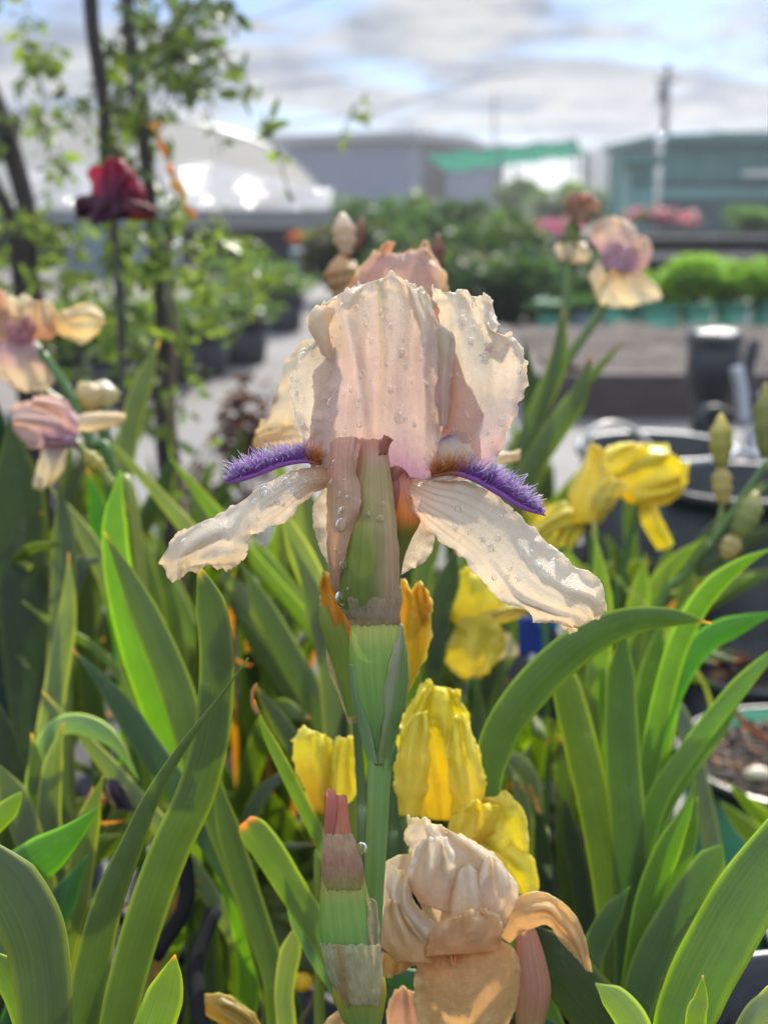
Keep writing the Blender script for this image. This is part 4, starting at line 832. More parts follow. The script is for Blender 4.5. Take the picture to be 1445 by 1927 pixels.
ptube(bud, 'spathe', [(1838, 632, 724, -4), (1855, 626, 727, -4), (1880, 627, 726, -2), (1910, 640, 721, 0), (1945, 655, 716, 2), (2000, 668, 714, 4)], M_bract, lambda u, v, x, y: mix((.50, .44, .06), (.20, .32, .08), ss(1850, 1930, y) * (1 - .7 * ss(.6, 1., abs(x - 677) / 46))), m=40, n=44, amp=1.0, seed=27, D=.385)
# droplets
drops_on(pA, gA, spots=[(757, 663, 7), (736, 732, 6), (752, 785, 8), (760, 640, 4), (676, 800, 5), (650, 815, 4), (622, 758, 6), (683, 700, 4), (678, 750, 4), (700, 640, 4), (640, 650, 3), (800, 720, 4), (780, 800, 4), (815, 780, 4), (765, 690, 3), (720, 600, 3), (690, 610, 3)], count=60, rng=(1.2, 3.4), seed=3, area=(.08, .92, .15, .95))
drops_on(pB, gB, spots=[(871, 602, 6), (887, 642, 6), (914, 643, 5), (892, 618, 4), (914, 678, 6), (905, 668, 4), (945, 795, 6), (948, 785, 4), (918, 814, 4), (975, 700, 4), (893, 572, 5), (930, 700, 3)], count=18, rng=(1.2, 3), seed=4)
drops_on(pC, gC, count=8, rng=(2, 5), seed=9, area=(.2, .8, .2, .8))
drops_on(pD, gD, spots=[(582, 808, 6), (575, 800, 5), (560, 740, 4)], count=12, rng=(2, 4.5), seed=5, area=(.4, .95, .1, .9))
drops_on(pF, gF, spots=[(555, 925, 5), (545, 912, 4), (500, 930, 6), (480, 945, 5)], count=22, rng=(1.6, 4), seed=6)
drops_on(pG, gG, spots=[(935, 1010, 6), (925, 1030, 6), (880, 1000, 4), (862, 960, 5), (955, 1085, 5), (975, 1090, 5), (930, 1085, 5), (1000, 1040, 3)], count=30, rng=(1.5, 4), seed=7)
drops_on(pJ, gJ, spots=[(643, 990, 9), (645, 958, 4), (642, 963, 5), (640, 930, 4), (655, 935, 4), (650, 905, 3), (628, 873, 5), (640, 1040, 3), (632, 1035, 3)], count=10, rng=(1.5, 3), seed=8)
def drop_at(par, x, y, r, D, s=.9): drop(par, P(x, y, D), (CAM - P(x, y, D)), r * D / F, squash=s)
drop_at(iris, 642, 1126, 13, S0 - 36 * S0 / F, .8); drop_at(iris, 657, 1108, 4, S0 - 54 * S0 / F); drop_at(iris, 715, 975, 6, S0 - 66 * S0 / F, .5); drop_at(iris, 692, 968, 5, S0 - 66 * S0 / F, .5); drop_at(iris, 722, 948, 4, S0 - 64 * S0 / F, .5); drop_at(iris, 646, 1063, 8, S0 - 62 * S0 / F, .5)
drop_at(bud, 681, 1597, 11, .383, .9)

# ================================================================== OTHER IRISES
def bloom(par, c, s, yaw, cs, cf, cb, mat, seed=0, tilt=(0, 0), nst=3, nfa=3, droop=1.0, close=1.0, light=26, stdh=1.0):
    """an iris bloom of three cupped standards and three falls round the point c, s = height of the standards in m"""
    rot = Matrix.Rotation(tilt[0], 3, 'X') @ Matrix.Rotation(tilt[1], 3, 'Y')
    rnd = random.Random(seed)
    for k in range(nst):
        a = yaw + k * 2.094 + rnd.uniform(-.15, .15); ca, sa = math.cos(a), math.sin(a); g = []; cols = []; uv = []; nr, nc = light, light
        for j in range(nr):
            t = j / (nr - 1); wdt = s * .46 * (math.sin(math.pi * min(1, t * .72 + .10)) ** .8) * (1 - .55 * ss(.86, 1, t)); row = []
            rad = s * close * (.10 + .30 * math.sin(math.pi * t * .80) ** .8 + .06 * ss(.7, 1, t))
            for i in range(nc):
                q = i / (nc - 1) * 2 - 1; e = abs(q) ** 2 * ss(.2, .9, t); nz = noise.noise(Vector((q * 3.2, t * 4, seed + k * 3.3))); n2 = noise.noise(Vector((q * 8, t * 9, seed + k)))
                rr = rad * (1 - .25 * q * q) + s * (.34 * e * nz + .14 * e * n2 + .05 * math.cos(q * 7) + .05 * e * math.sin(t * 17 + q * 3 + seed)); tt = q * wdt * (1 + .10 * n2)
                z = s * stdh * (t * 1.02 + .16 * nz * ss(.7, 1, t) - .10 * q * q * t + .10 * n2 * ss(.8, 1, t))
                row.append(c + rot @ Vector((ca * rr - sa * tt, sa * rr + ca * tt, z)))
                cols.append(mix(cs[0], cs[1], ss(0, .7, t))); uv.append((i / (nc - 1), t))
            g.append(row)
        MB().grid(g, cols, uvs=uv).build('standard', mat, par, solid=.0006)
    for k in range(nfa):
        a = yaw + 1.047 + k * 2.094 + rnd.uniform(-.2, .2); ca, sa = math.cos(a), math.sin(a); g = []; cols = []; uv = []; nr, nc = light, light
        ds = droop * rnd.uniform(.85, 1.15)
        for j in range(nr):
            t = j / (nr - 1); wdt = s * (.10 + .38 * math.sin(math.pi * min(1, t * .80)) ** 1.2) * (1 - .6 * ss(.85, 1, t)); row = []
            th = .25 + (-1.9 * ds) * t
            ro = s * (.08 + .62 * math.sin(min(1.57, t * 1.5))) ; z0 = s * (.08 + .12 * math.sin(t * 2.6) - .95 * ds * max(0, t - .25) ** 1.35)
            for i in range(nc):
                q = i / (nc - 1) * 2 - 1; e = abs(q) ** 2 * ss(.2, .9, t); nz = noise.noise(Vector((q * 3.2, t * 4, seed + 20 + k * 3.3)))
                n3 = noise.noise(Vector((q * 7, t * 9, seed + 40 + k))); rr = ro + s * (.08 * e * nz + .06 * e * n3); tt = q * wdt * (1 + .12 * n3); z = z0 + s * (.26 * e * nz + .10 * e * n3 - .12 * q * q)
                row.append(c + rot @ Vector((ca * rr - sa * tt, sa * rr + ca * tt, z)))
                cols.append(mix(cf[0], cf[1], ss(.05, .5, t))); uv.append((i / (nc - 1), t))
            g.append(row)
        fo = MB().grid(g, cols, uvs=uv).build('fall', mat, par, solid=.0006)
        if cb:
            b = MB(); mid = [g[j][nc // 2] for j in range(1, int(nr * .5), 2)]
            b.tube([p + Vector((0, 0, s * .025)) for p in mid], [s * .03 * math.sin(.4 + 2.4 * i / len(mid)) for i in range(len(mid))], 7, cb)
            b.build('beard', M_hair, fo)
def ovary(par, c, s, direction=Vector((0, 0, -1)), col=SG, col2=YG):
    e = c + direction * s * .95
    MB().tube([c + direction * s * x for x in (-.05, .15, .4, .65, .95)], [s * .05, s * .085, s * .10, s * .10, s * .06], 12, [col2, col2, col, col, col]).build('spathe', M_bract, par)
    return e
def stalk(par, pts, r, col=(.085, .19, .045)):
    ps = smooth_path(pts, 26); MB().tube(ps, [r * (.55 + .25 * i / 25) for i in range(26)], 10, col).build('stalk', M_stem, par)
def spent(par, p0, p1, r, col=(.45, .40, .18), tip=(.55, .42, .20), name='bud'):
    ps = smooth_path([p0, p0.lerp(p1, .5), p1], 12); b = MB()
    b.tube(ps, [r * v * (1 + .12 * math.sin(i * 2.1 + p0.x * 300)) for i, v in enumerate((.12, .38, .62, .85, 1.0, 1.05, .95, 1.0, .9, .74, .6, .45))], 12, [mix(tip, col, ss(.0, .5, i / 11) ) for i in range(12)]).build(name, M_bract, par)
PE0, PE1 = (0.84, 0.68, 0.56), (0.90, 0.83, 0.68)
def root(px, py, d, z=.18):
    p = P(px, py, d); return Vector((p.x, max(p.y, .40), z))

# -- bloom hidden behind the front flower
t = empty('iris', P(740, 700, .60), 'blurred peach iris whose ruffled tips rise directly behind the front flower', 'iris')
def npet(par, net, colA, colB, D, nm='standard', mat=None, **k):
    k.setdefault('crinkle', 3.2); k.setdefault('fold', lambda u, v, x, y: 6 * math.sin(u * 15 + k.get('seed', 0)) * ss(.1, .5, v))
    return net_petal(nm, par, net, mat or M_petal, lambda u, v, x, y: mix(mix(colA, colB, ss(0, .7, v)), (.90, .78, .40) if mat is None else (.90, .84, .22), .55 * max(ss(.75, 1, abs(2 * u - 1)), ss(.85, 1, v))), D=D, nu=k.pop('nu', 36), nv=k.pop('nv', 50), thick=.0006, **k)
D1 = .58
npet(t, [[(690, 620, 0), (740, 620, -10), (790, 620, 0)], [(662, 560, 6), (740, 560, -22), (828, 560, 6)], [(668, 520, 6), (740, 510, -20), (838, 520, 10)], [(690, 490, 10), (740, 480, -10), (812, 485, 12)], [(700, 470, 12), (750, 484, 0), (800, 462, 14)]], PE0, (.80, .60, .52), D1, seed=41, ruf=8, jag=4)
npet(t, [[(650, 640, 30), (680, 620, 20), (720, 620, 24)], [(632, 590, 30), (664, 560, 18), (720, 560, 20)], [(660, 530, 30), (690, 508, 20), (730, 500, 22)], [(700, 486, 30), (716, 474, 24), (738, 466, 24)], [(722, 458, 30), (730, 452, 26), (742, 456, 26)]], (.82, .52, .36), (.88, .60, .42), D1, seed=42, ruf=7, jag=3)
npet(t, [[(770, 640, 30), (810, 620, 20), (850, 640, 24)], [(772, 580, 30), (812, 570, 16), (846, 580, 20)], [(778, 520, 30), (806, 505, 16), (836, 520, 20)], [(786, 480, 30), (798, 468, 24), (812, 476, 26)], [(794, 456, 30), (801, 452, 28), (808, 458, 28)]], (.75, .42, .24), (.86, .66, .48), D1, seed=43, ruf=6, jag=3)
npet(t, [[(640, 700, 0), (640, 740, -10), (640, 790, 0)], [(590, 640, 4), (570, 720, -20), (560, 800, 0)], [(560, 655, 8), (540, 730, -18), (525, 806, 0)], [(540, 680, 8), (520, 745, -10), (500, 812, 2)], [(534, 700, 10), (512, 770, -6), (474, 832, 8)]], PE1, PE1, D1, nm='fall', seed=44, ruf=12, jag=5)
npet(t, [[(860, 840, 0), (865, 870, -8), (870, 890, 0)], [(910, 850, 0), (912, 864, -8), (914, 876, 0)], [(950, 850, 0), (948, 860, -6), (946, 872, 0)], [(978, 852, 0), (980, 857, -2), (976, 866, 0)]], PE1, PE1, D1, nm='fall', seed=45, ruf=4, jag=3)
npet(t, [[(600, 790, 10), (600, 820, 0), (600, 850, 10)], [(550, 800, 8), (555, 820, -6), (560, 845, 8)], [(510, 812, 8), (515, 825, -2), (522, 842, 8)], [(474, 826, 8), (476, 836, 4), (480, 844, 8)]], PE1, (.85, .70, .45), D1, nm='fall', seed=46, ruf=4, jag=3)
stalk(t, [P(742, 800, .58), P(742, 1150, .59), P(745, 1500, .60), P(744, 1800, .62), root(744, 2100, .62)], .0030)
# withered buds left of it
t2 = empty('iris', P(648, 500, .80), 'withered tan iris with a pale closed bud left of the peach tips', 'iris')
spent(t2, P(644, 400, .8), P(652, 480, .8), .007, (.55, .45, .40), (.7, .62, .58)); spent(t2, P(682, 408, .82), P(672, 470, .82), .004, (.25, .14, .10), (.35, .18, .12))
spent(t2, P(640, 480, .8), P(650, 560, .8), .011, (.55, .36, .18), (.62, .42, .22), 'withered_petal'); spent(t2, P(665, 490, .8), P(640, 570, .8), .009, (.60, .45, .25), (.7, .55, .35), 'withered_petal')
spent(t2, P(824, 440, .85), P(822, 520, .85), .005, (.22, .10, .07), (.30, .12, .08))
stalk(t2, [P(650, 540, .8), P(652, 800, .8), P(655, 1200, .8), P(660, 1500, .8), root(660, 1700, .82)], .004)

# -- pale iris in the upper right
t = empty('iris', P(1165, 500, 1.0), 'pale pink and cream iris with a tan bud standing before the teal cabinet', 'iris')
def sp(par, rows, c0, c1, d, nm='standard', mat=None, seed=0, ruf=7, jag=4, fa=9, dz=-18):
    net = []
    for row in rows:
        xl, yl, xr, yr = row[:4]; sag_ = row[4] if len(row) > 4 else 0
        net.append([(xl + (xr - xl) * q, yl + (yr - yl) * q + sag_ * math.sin(q * math.pi), dz * math.sin(q * math.pi)) for q in (0, .33, .67, 1)])
    return net_petal(nm, par, net, mat or M_petal, lambda u, v, x, y: mix(c0, c1, ss(0, .7, v)), D=d, nu=36, nv=44, thick=.0005, seed=seed, ruf=ruf, jag=jag, crinkle=2.5, fold=lambda u, v, x, y: fa * math.sin(u * 14 + seed) * ss(.1, .6, v))
ROSE = (.74, .52, .58); CR2 = (.91, .87, .68)
sp(t, [(1140, 490, 1180, 492), (1118, 462, 1190, 462), (1106, 440, 1200, 442), (1125, 418, 1190, 424), (1145, 408, 1170, 410)], ROSE, (.88, .78, .68), 1.0, seed=101)
sp(t, [(1170, 510, 1205, 510), (1172, 480, 1222, 490), (1180, 455, 1226, 462), (1192, 442, 1218, 448)], ROSE, (.88, .74, .66), .99, seed=102)
sp(t, [(1130, 500, 1190, 515), (1128, 480, 1205, 492), (1140, 462, 1200, 470), (1150, 455, 1185, 458)], (.62, .42, .58), (.78, .60, .66), .985, seed=103, nm='style_arm')
sp(t, [(1150, 505, 1195, 505), (1138, 530, 1222, 525), (1126, 560, 1244, 545), (1140, 576, 1246, 562), (1165, 580, 1215, 572)], (.84, .66, .40), CR2, .99, nm='fall', seed=104)
sp(t, [(1130, 490, 1140, 520), (1118, 500, 1134, 535), (1110, 520, 1128, 555), (1116, 545, 1124, 568)], PE1, CR2, 1.0, nm='fall', seed=105)
sp(t, [(1085, 495, 1110, 495), (1052, 488, 1110, 490), (1045, 466, 1108, 468), (1060, 455, 1090, 456)], (.82, .66, .45), CR2, 1.0, nm='fall', seed=106)
spent(t, P(1100, 366, 1.0), P(1082, 410, 1.0), .013, (.48, .34, .24), (.58, .34, .30)); sp(t, [(1075, 415, 1105, 420), (1064, 392, 1122, 396), (1068, 370, 1124, 376), (1080, 362, 1112, 364)], (.46, .34, .20), (.62, .40, .34), .99, nm='withered_petal', seed=107, ruf=10); spent(t, P(1080, 405, 1.0), P(1070, 475, 1.0), .007, (.22, .26, .10), (.28, .28, .12))
stalk(t, [P(1072, 460, 1.0), P(1060, 600, 1.0), P(1030, 720, 1.0), P(985, 850, 1.0), P(950, 1000, 1.0), root(930, 1250, 1.0)], .0060, (.16, .24, .07))
stalk(t, [P(1150, 540, 1.0), P(1120, 600, 1.0), P(1060, 690, 1.0), P(1010, 800, 1.0), P(960, 1000, 1.0), root(930, 1250, 1.0)], .0060, (.16, .24, .07))
rb = root(930, 1300, .98)
pleaf(t, [(1112, 668), (1090, 740), (1045, 810), (995, 890), (960, 980), (930, 1090)], .92, 48, rb, col=GREEN, tipcol=(.5, .22, .08))
pleaf(t, [(1060, 580), (1050, 680), (1010, 780), (975, 880), (950, 1000)], .97, 42, rb, col=GREEN)
pleaf(t, [(985, 640), (1000, 760), (985, 860), (960, 980)], 1.0, 36, rb, col=DARKG)
pleaf(t, [(1175, 640), (1120, 700), (1070, 760), (1020, 880)], 1.02, 16, rb, col=GREEN)

# -- maroon iris, upper left
t = empty('iris', P(215, 370, 1.1), 'dark maroon and crimson iris in front of the trellised climber', 'iris')
CRM, MAR = (.46, .05, .13), (.22, .04, .11)
sp(t, [(185, 385, 245, 385), (172, 350, 262, 350), (166, 322, 256, 325), (175, 312, 235, 305)], MAR, (.56, .07, .14), 1.1, seed=111)
sp(t, [(200, 370, 225, 370), (192, 335, 245, 335), (198, 305, 238, 312), (208, 295, 226, 300)], MAR, CRM, 1.09, seed=112)
sp(t, [(225, 385, 270, 385), (232, 360, 275, 365), (236, 335, 262, 345)], MAR, CRM, 1.11, seed=113)
sp(t, [(180, 370, 240, 372), (160, 395, 240, 400), (150, 412, 235, 414)], (.10, .02, .06), (.12, .03, .07), 1.085, nm='fall', seed=114)
sp(t, [(180, 368, 182, 400), (155, 366, 158, 405), (138, 375, 142, 410)], (.10, .02, .06), (.10, .02, .06), 1.09, nm='fall', seed=115)
sp(t, [(230, 372, 225, 412), (262, 378, 250, 415), (298, 392, 285, 414)], (.12, .02, .05), (.24, .03, .06), 1.085, nm='fall', seed=116)
stalk(t, [P(215, 400, 1.1), P(222, 560, 1.1), P(235, 800, 1.1), P(250, 1000, 1.1), root(260, 1200, 1.1)], .004, (.045, .05, .03))

# -- left pale blooms
t = empty('iris', P(60, 640, .78), 'pale yellow and peach iris high at the left photo edge', 'iris')
sp(t, [(50, 640, 95, 640), (42, 610, 110, 612), (48, 585, 106, 588), (58, 562, 92, 566)], (.78, .48, .30), (.86, .74, .52), .78, seed=121)
sp(t, [(10, 600, 60, 600), (-10, 590, 62, 588), (-20, 578, 70, 574), (0, 566, 60, 564)], (.70, .52, .40), CR2, .79, nm='fall', seed=122)
sp(t, [(-20, 640, 40, 640), (-20, 600, 20, 600), (-25, 570, 10, 565), (-20, 545, 5, 545)], (.74, .48, .34), (.80, .62, .48), .78, seed=123)
sp(t, [(5, 640, 60, 640), (-5, 670, 85, 660), (-5, 700, 100, 690), (10, 720, 104, 712), (30, 738, 80, 735)], (.66, .44, .50), (.90, .80, .60), .775, nm='fall', seed=124)
sp(t, [(20, 640, 60, 640), (15, 620, 70, 618), (22, 606, 60, 606)], (.60, .32, .40), (.66, .40, .40), .77, nm='style_arm', seed=125)
npet(t, [[(95, 590, 0), (95, 605, -8), (98, 622, 0)], [(130, 580, 0), (132, 606, -14), (132, 638, 0)], [(170, 570, 0), (168, 605, -14), (160, 646, 0)], [(196, 590, 0), (194, 606, -8), (184, 628, 0)]], (.8, .6, .3), (.92, .84, .55), .78, nm='fall', seed=51, ruf=4)
stalk(t, [P(60, 640, .78), P(120, 720, .76), P(170, 830, .76), P(220, 960, .76), root(260, 1300, .76)], .0045)
stalk(t, [P(-10, 660, .8), P(60, 720, .8), P(130, 770, .8), P(200, 830, .78), root(260, 1300, .76)], .005)
spent(t, P(150, 720, .77), P(180, 770, .77), .009, (.62, .52, .32), (.75, .6, .35)); spent(t, P(198, 715, .78), P(190, 765, .78), .010, (.62, .6, .5), (.75, .7, .6))
t = empty('iris', P(90, 800, .72), 'pale pink iris with a drooping white petal lower at the left edge', 'iris')
sp(t, [(150, 800, 140, 835), (110, 772, 105, 842), (70, 756, 62, 842), (30, 760, 40, 826), (22, 778, 28, 812)], (.66, .46, .56), (.84, .68, .62), .72, seed=131, dz=-26)
sp(t, [(150, 785, 148, 820), (115, 750, 125, 800), (85, 745, 90, 778), (60, 748, 62, 765)], (.70, .50, .52), (.86, .70, .60), .71, seed=132)
sp(t, [(140, 820, 150, 840), (110, 815, 110, 842), (84, 818, 80, 840)], (.55, .36, .52), (.70, .52, .60), .712, nm='style_arm', seed=133)
npet(t, [[(130, 785, 0), (130, 798, -8), (132, 812, 0)], [(165, 778, 0), (168, 795, -14), (170, 812, 0)], [(200, 776, 0), (202, 792, -14), (204, 806, 0)], [(236, 780, 0), (236, 788, -8), (230, 800, 0)]], PE1, (.92, .84, .62), .72, nm='fall', seed=52, ruf=3)
npet(t, [[(85, 830, 0), (105, 832, -8), (130, 835, 0)], [(76, 860, 0), (98, 865, -14), (124, 870, 0)], [(68, 890, 0), (90, 895, -14), (112, 895, 0)], [(62, 918, 0), (78, 922, -8), (96, 912, 0)]], (.7, .66, .66), (.90, .84, .62), .72, nm='fall', seed=53, ruf=3)
stalk(t, [P(140, 830, .72), P(175, 870, .72), P(210, 910, .72), P(260, 1020, .72), root(300, 1350, .72)], .004, (.30, .34, .07))
spent(t, P(150, 845, .72), P(200, 890, .72), .0045, (.50, .46, .12), (.55, .48, .16))

# -- yellow blooms
Y0, Y1, YO = (.87, .76, .09), (.88, .80, .09), (.82, .54, .04)
t = empty('iris', P(830, 1450, .52), 'big bright yellow iris right behind the lower green stalk', 'iris')
D2 = .50
npet(t, [[(752, 1530, 10), (800, 1540, -6), (850, 1545, -8), (880, 1540, 8)], [(746, 1470, 10), (800, 1470, -20), (860, 1475, -18), (912, 1490, 8)], [(748, 1400, 8), (790, 1400, -26), (850, 1405, -24), (896, 1420, 6)], [(756, 1350, 8), (790, 1345, -22), (840, 1350, -22), (884, 1366, 6)], [(785, 1305, 8), (806, 1300, -14), (838, 1306, -16), (872, 1330, 6)], [(798, 1286, 10), (815, 1288, -4), (840, 1296, -6), (864, 1294, 8)]], (.86, .70, .07), Y1, D2, mat=M_yellow, nu=60, nv=70, seed=61, ruf=16, jag=6, fold=lambda u, v, x, y: 13 * math.sin(u * 16 + v * 2) * ss(0, .3, v) + 5 * math.sin(u * 37 + 2 * math.sin(v * 6)) + 8 * math.sin(v * 22) * abs(u - .5) ** 1.5 * 2.5, crinkle=4.5)
npet(t, [[(830, 1530, 14), (880, 1520, 0), (900, 1500, 10)], [(870, 1560, 0), (910, 1540, -18), (930, 1500, 4)], [(890, 1590, -6), (930, 1570, -26), (955, 1490, 2)], [(905, 1620, -6), (950, 1590, -22), (985, 1530, 2)], [(930, 1640, -2), (965, 1610, -12), (998, 1600, 4)]], (.84, .58, .03), Y1, D2, mat=M_yellow, nm='fall', nu=40, nv=50, seed=62, ruf=10, jag=3, fold=lambda u, v, x, y: 6 * math.sin(u * 12))
npet(t, [[(880, 1590, -10), (900, 1570, -14), (930, 1560, -8)], [(900, 1620, -14), (930, 1600, -24), (975, 1590, -8)], [(915, 1650, -14), (955, 1630, -26), (1005, 1620, -6)], [(935, 1668, -10), (975, 1660, -18), (1014, 1660, -4)], [(960, 1680, -8), (985, 1682, -10), (1008, 1678, -4)]], Y0, Y1, D2, mat=M_yellow, nm='fall', nu=36, nv=40, seed=63, ruf=8, jag=3)
sp(t, [(752, 1535, 790, 1540), (744, 1480, 800, 1482), (748, 1420, 806, 1420), (762, 1370, 808, 1366), (780, 1340, 800, 1338)], (.86, .74, .09), (.90, .84, .16), D2 - .008, mat=M_yellow, seed=175, ruf=12, jag=5)
sp(t, [(850, 1545, 900, 1520), (848, 1490, 915, 1480), (842, 1430, 902, 1430), (846, 1380, 888, 1378), (852, 1350, 874, 1350)], (.86, .72, .08), (.90, .84, .16), D2 - .010, mat=M_yellow, seed=176, ruf=12, jag=5)
sp(t, [(850, 1600, 900, 1590), (840, 1570, 930, 1560), (846, 1540, 940, 1525), (870, 1518, 920, 1510)], (.84, .62, .05), (.90, .80, .12), D2 - .014, mat=M_yellow, nm='style_arm', seed=177, ruf=12, jag=4)
stalk(t, [P(735, 1400, .55), P(740, 1550, .55), P(738, 1700, .55), root(738, 2000, .56)], .0032, (.09, .15, .06))
t = empty('iris', P(610, 1430, .52), 'small half closed yellow iris above the pink tipped bud', 'iris')
D3 = .52
npet(t, [[(590, 1530, 0), (610, 1535, -10), (628, 1530, 0)], [(566, 1470, 0), (604, 1474, -22), (632, 1470, 0)], [(552, 1430, 4), (594, 1432, -24), (630, 1432, 2)], [(552, 1396, 6), (592, 1398, -18), (626, 1400, 6)], [(566, 1376, 8), (590, 1374, -8), (612, 1382, 10)]], (.66, .46, .05), Y1, D3, mat=M_yellow, nu=36, nv=44, seed=64, ruf=8, jag=6)
npet(t, [[(610, 1530, 6), (625, 1530, 0), (640, 1520, 6)], [(616, 1480, 0), (642, 1490, -18), (666, 1500, 0)], [(618, 1440, 0), (644, 1450, -18), (668, 1450, 0)], [(624, 1410, 2), (646, 1412, -14), (667, 1408, 2)], [(634, 1390, 6), (650, 1388, -4), (664, 1390, 6)]], Y0, Y1, D3, mat=M_yellow, nu=30, nv=40, seed=65, ruf=6, jag=3)
stalk(t, [P(606, 1510, .52), P(604, 1600, .53), P(600, 1720, .53), root(600, 2050, .53)], .0032, (.26, .30, .05))
t = empty('iris', P(720, 1200, .50), 'golden orange iris half hidden behind the papery collar of the front stalk', 'iris')
D4 = .48
npet(t, [[(740, 1320, 6), (755, 1310, -8), (770, 1300, 4)], [(738, 1240, 6), (768, 1240, -22), (798, 1240, 4)], [(738, 1180, 6), (775, 1180, -24), (812, 1180, 4)], [(742, 1130, 6), (776, 1130, -20), (806, 1136, 6)], [(752, 1086, 10), (764, 1100, -8), (776, 1120, 4), ][:3], ], (.55, .45, .03), (.78, .50, .02), D4, mat=M_yellow, nu=40, nv=50, seed=66, ruf=8, jag=5)
npet(t, [[(770, 1180, -4), (786, 1180, -12), (800, 1180, 0)], [(772, 1140, -4), (792, 1140, -18), (812, 1150, 0)], [(776, 1115, 0), (792, 1112, -12), (806, 1120, 2)], [(784, 1104, 2), (792, 1100, -4), (798, 1106, 4)]], (.70, .40, .02), (.80, .48, .02), D4, mat=M_yellow, nu=26, nv=30, seed=67, ruf=4, jag=3)
npet(t, [[(655, 1240, 10), (665, 1240, 0), (675, 1240, 8)], [(618, 1190, 10), (640, 1190, -12), (668, 1190, 8)], [(604, 1150, 10), (632, 1150, -14), (660, 1150, 8)], [(602, 1110, 10), (625, 1112, -8), (648, 1120, 8)], [(608, 1070, 12), (616, 1075, 0), (626, 1090, 8)]], (.60, .28, .03), (.75, .38, .03), D4, mat=M_yellow, nu=36, nv=40, seed=68, ruf=7, jag=5)
ptube(t, 'spathe', [(1140, 600, 618, 0), (1180, 602, 650, 0), (1240, 622, 668, 0), (1300, 640, 672, 0), (1350, 655, 676, 0)], M_bract, lambda u, v, x, y: mix((.30, .40, .05), (.20, .30, .05), v), D=D4, m=30, n=20, seed=69)
ptube(t, 'papery_sheath', [(1215, 614, 660, 10), (1260, 618, 672, 10), (1310, 638, 680, 10), (1360, 655, 684, 10)], M_paper, lambda u, v, x, y: mix((.60, .42, .28), (.40, .38, .22), u), D=D4, m=24, n=24, seed=70)
stalk(t, [P(670, 1350, .485), P(680, 1500, .49), P(682, 1700, .49), root(682, 2050, .50)], .0030, (.11, .17, .06))
def yellow(label, px, py, d, s, yaw, seed, c0=Y0, c1=Y1, base=None, **k):
    t = empty('iris', P(px, py, d), label, 'iris'); c = P(px, py, d)
    bloom(t, c, s, yaw, (c0, c1), (c0, c1), YO, M_yellow, seed=seed, **k); e = ovary(t, c, s * .8)
    stalk(t, [e, P(px + 8, py + 260, d), P(px + 10, py + 480, d + .02), root(px, py + 700, d)] if base is None else [e] + base, .004); return t
t = empty('iris', P(885, 1165, .72), 'lemon yellow iris low behind the right cream petal', 'iris')
sp(t, [(865, 1180, 915, 1180), (838, 1150, 935, 1150), (832, 1118, 945, 1115), (850, 1092, 925, 1088), (868, 1075, 905, 1073)], (.66, .56, .06), Y1, .72, mat=M_yellow, seed=161, ruf=12)
sp(t, [(870, 1160, 925, 1160), (848, 1195, 950, 1190), (838, 1230, 948, 1225), (850, 1262, 925, 1258), (870, 1276, 905, 1272)], (.70, .58, .06), (.84, .72, .10), .71, nm='fall', mat=M_yellow, seed=162, ruf=12)
sp(t, [(905, 1150, 920, 1175), (930, 1140, 940, 1172), (965, 1130, 968, 1165), (992, 1138, 990, 1158)], (.6, .5, .1), (.80, .72, .25), .72, nm='fall', mat=M_yellow, seed=163)
sp(t, [(850, 1130, 862, 1165), (835, 1125, 842, 1170), (822, 1135, 828, 1160)], Y0, Y1, .715, nm='standard', mat=M_yellow, seed=164)
ovary(t, P(890, 1255, .73), .03); stalk(t, [P(890, 1270, .73), P(895, 1400, .73), P(898, 1600, .73), root(900, 1800, .73)], .004)
t = empty('iris', P(1100, 965, .80), 'pale yellow iris drooping before the black bucket, left of its neighbour', 'iris')
sp(t, [(1095, 985, 1130, 985), (1070, 940, 1160, 945), (1080, 900, 1170, 925), (1100, 865, 1150, 890), (1112, 836, 1130, 842)], (.62, .52, .08), (.86, .76, .20), .80, mat=M_yellow, seed=141)
sp(t, [(1110, 960, 1150, 960), (1120, 930, 1165, 935), (1135, 905, 1180, 915), (1150, 900, 1172, 905)], (.66, .56, .08), (.86, .78, .24), .79, mat=M_yellow, seed=142)
sp(t, [(1085, 960, 1100, 985), (1055, 945, 1080, 990), (1025, 965, 1045, 1000), (1000, 985, 1020, 1015)], Y0, (.86, .78, .2), .81, nm='fall', mat=M_yellow, seed=143)
sp(t, [(1060, 990, 1100, 985), (1045, 1010, 1095, 1005), (1040, 1030, 1080, 1028)], (.5, .40, .04), Y0, .81, nm='fall', mat=M_yellow, seed=144)
ovary(t, P(1118, 990, .8), .03); stalk(t, [P(1118, 1010, .8), P(1122, 1150, .8), P(1124, 1350, .82), root(1120, 1600, .82)], .004)
t = empty('iris', P(1200, 880, .84), 'rounded yellow iris on the black bucket side with one petal hanging down', 'iris')
sp(t, [(1150, 920, 1180, 945), (1140, 880, 1215, 950), (1150, 845, 1260, 945), (1200, 832, 1290, 915), (1250, 838, 1296, 880)], (.80, .62, .05), (.88, .80, .12), .84, mat=M_yellow, seed=151, dz=-34, ruf=10)
sp(t, [(1130, 870, 1150, 910), (1135, 850, 1180, 890), (1150, 838, 1210, 862), (1180, 832, 1225, 842)], Y0, (.88, .80, .14), .83, mat=M_yellow, seed=152)
sp(t, [(1185, 925, 1200, 950), (1215, 905, 1230, 950), (1250, 895, 1262, 945), (1280, 890, 1286, 925)], Y0, (.86, .74, .08), .83, nm='fall', mat=M_yellow, seed=153)
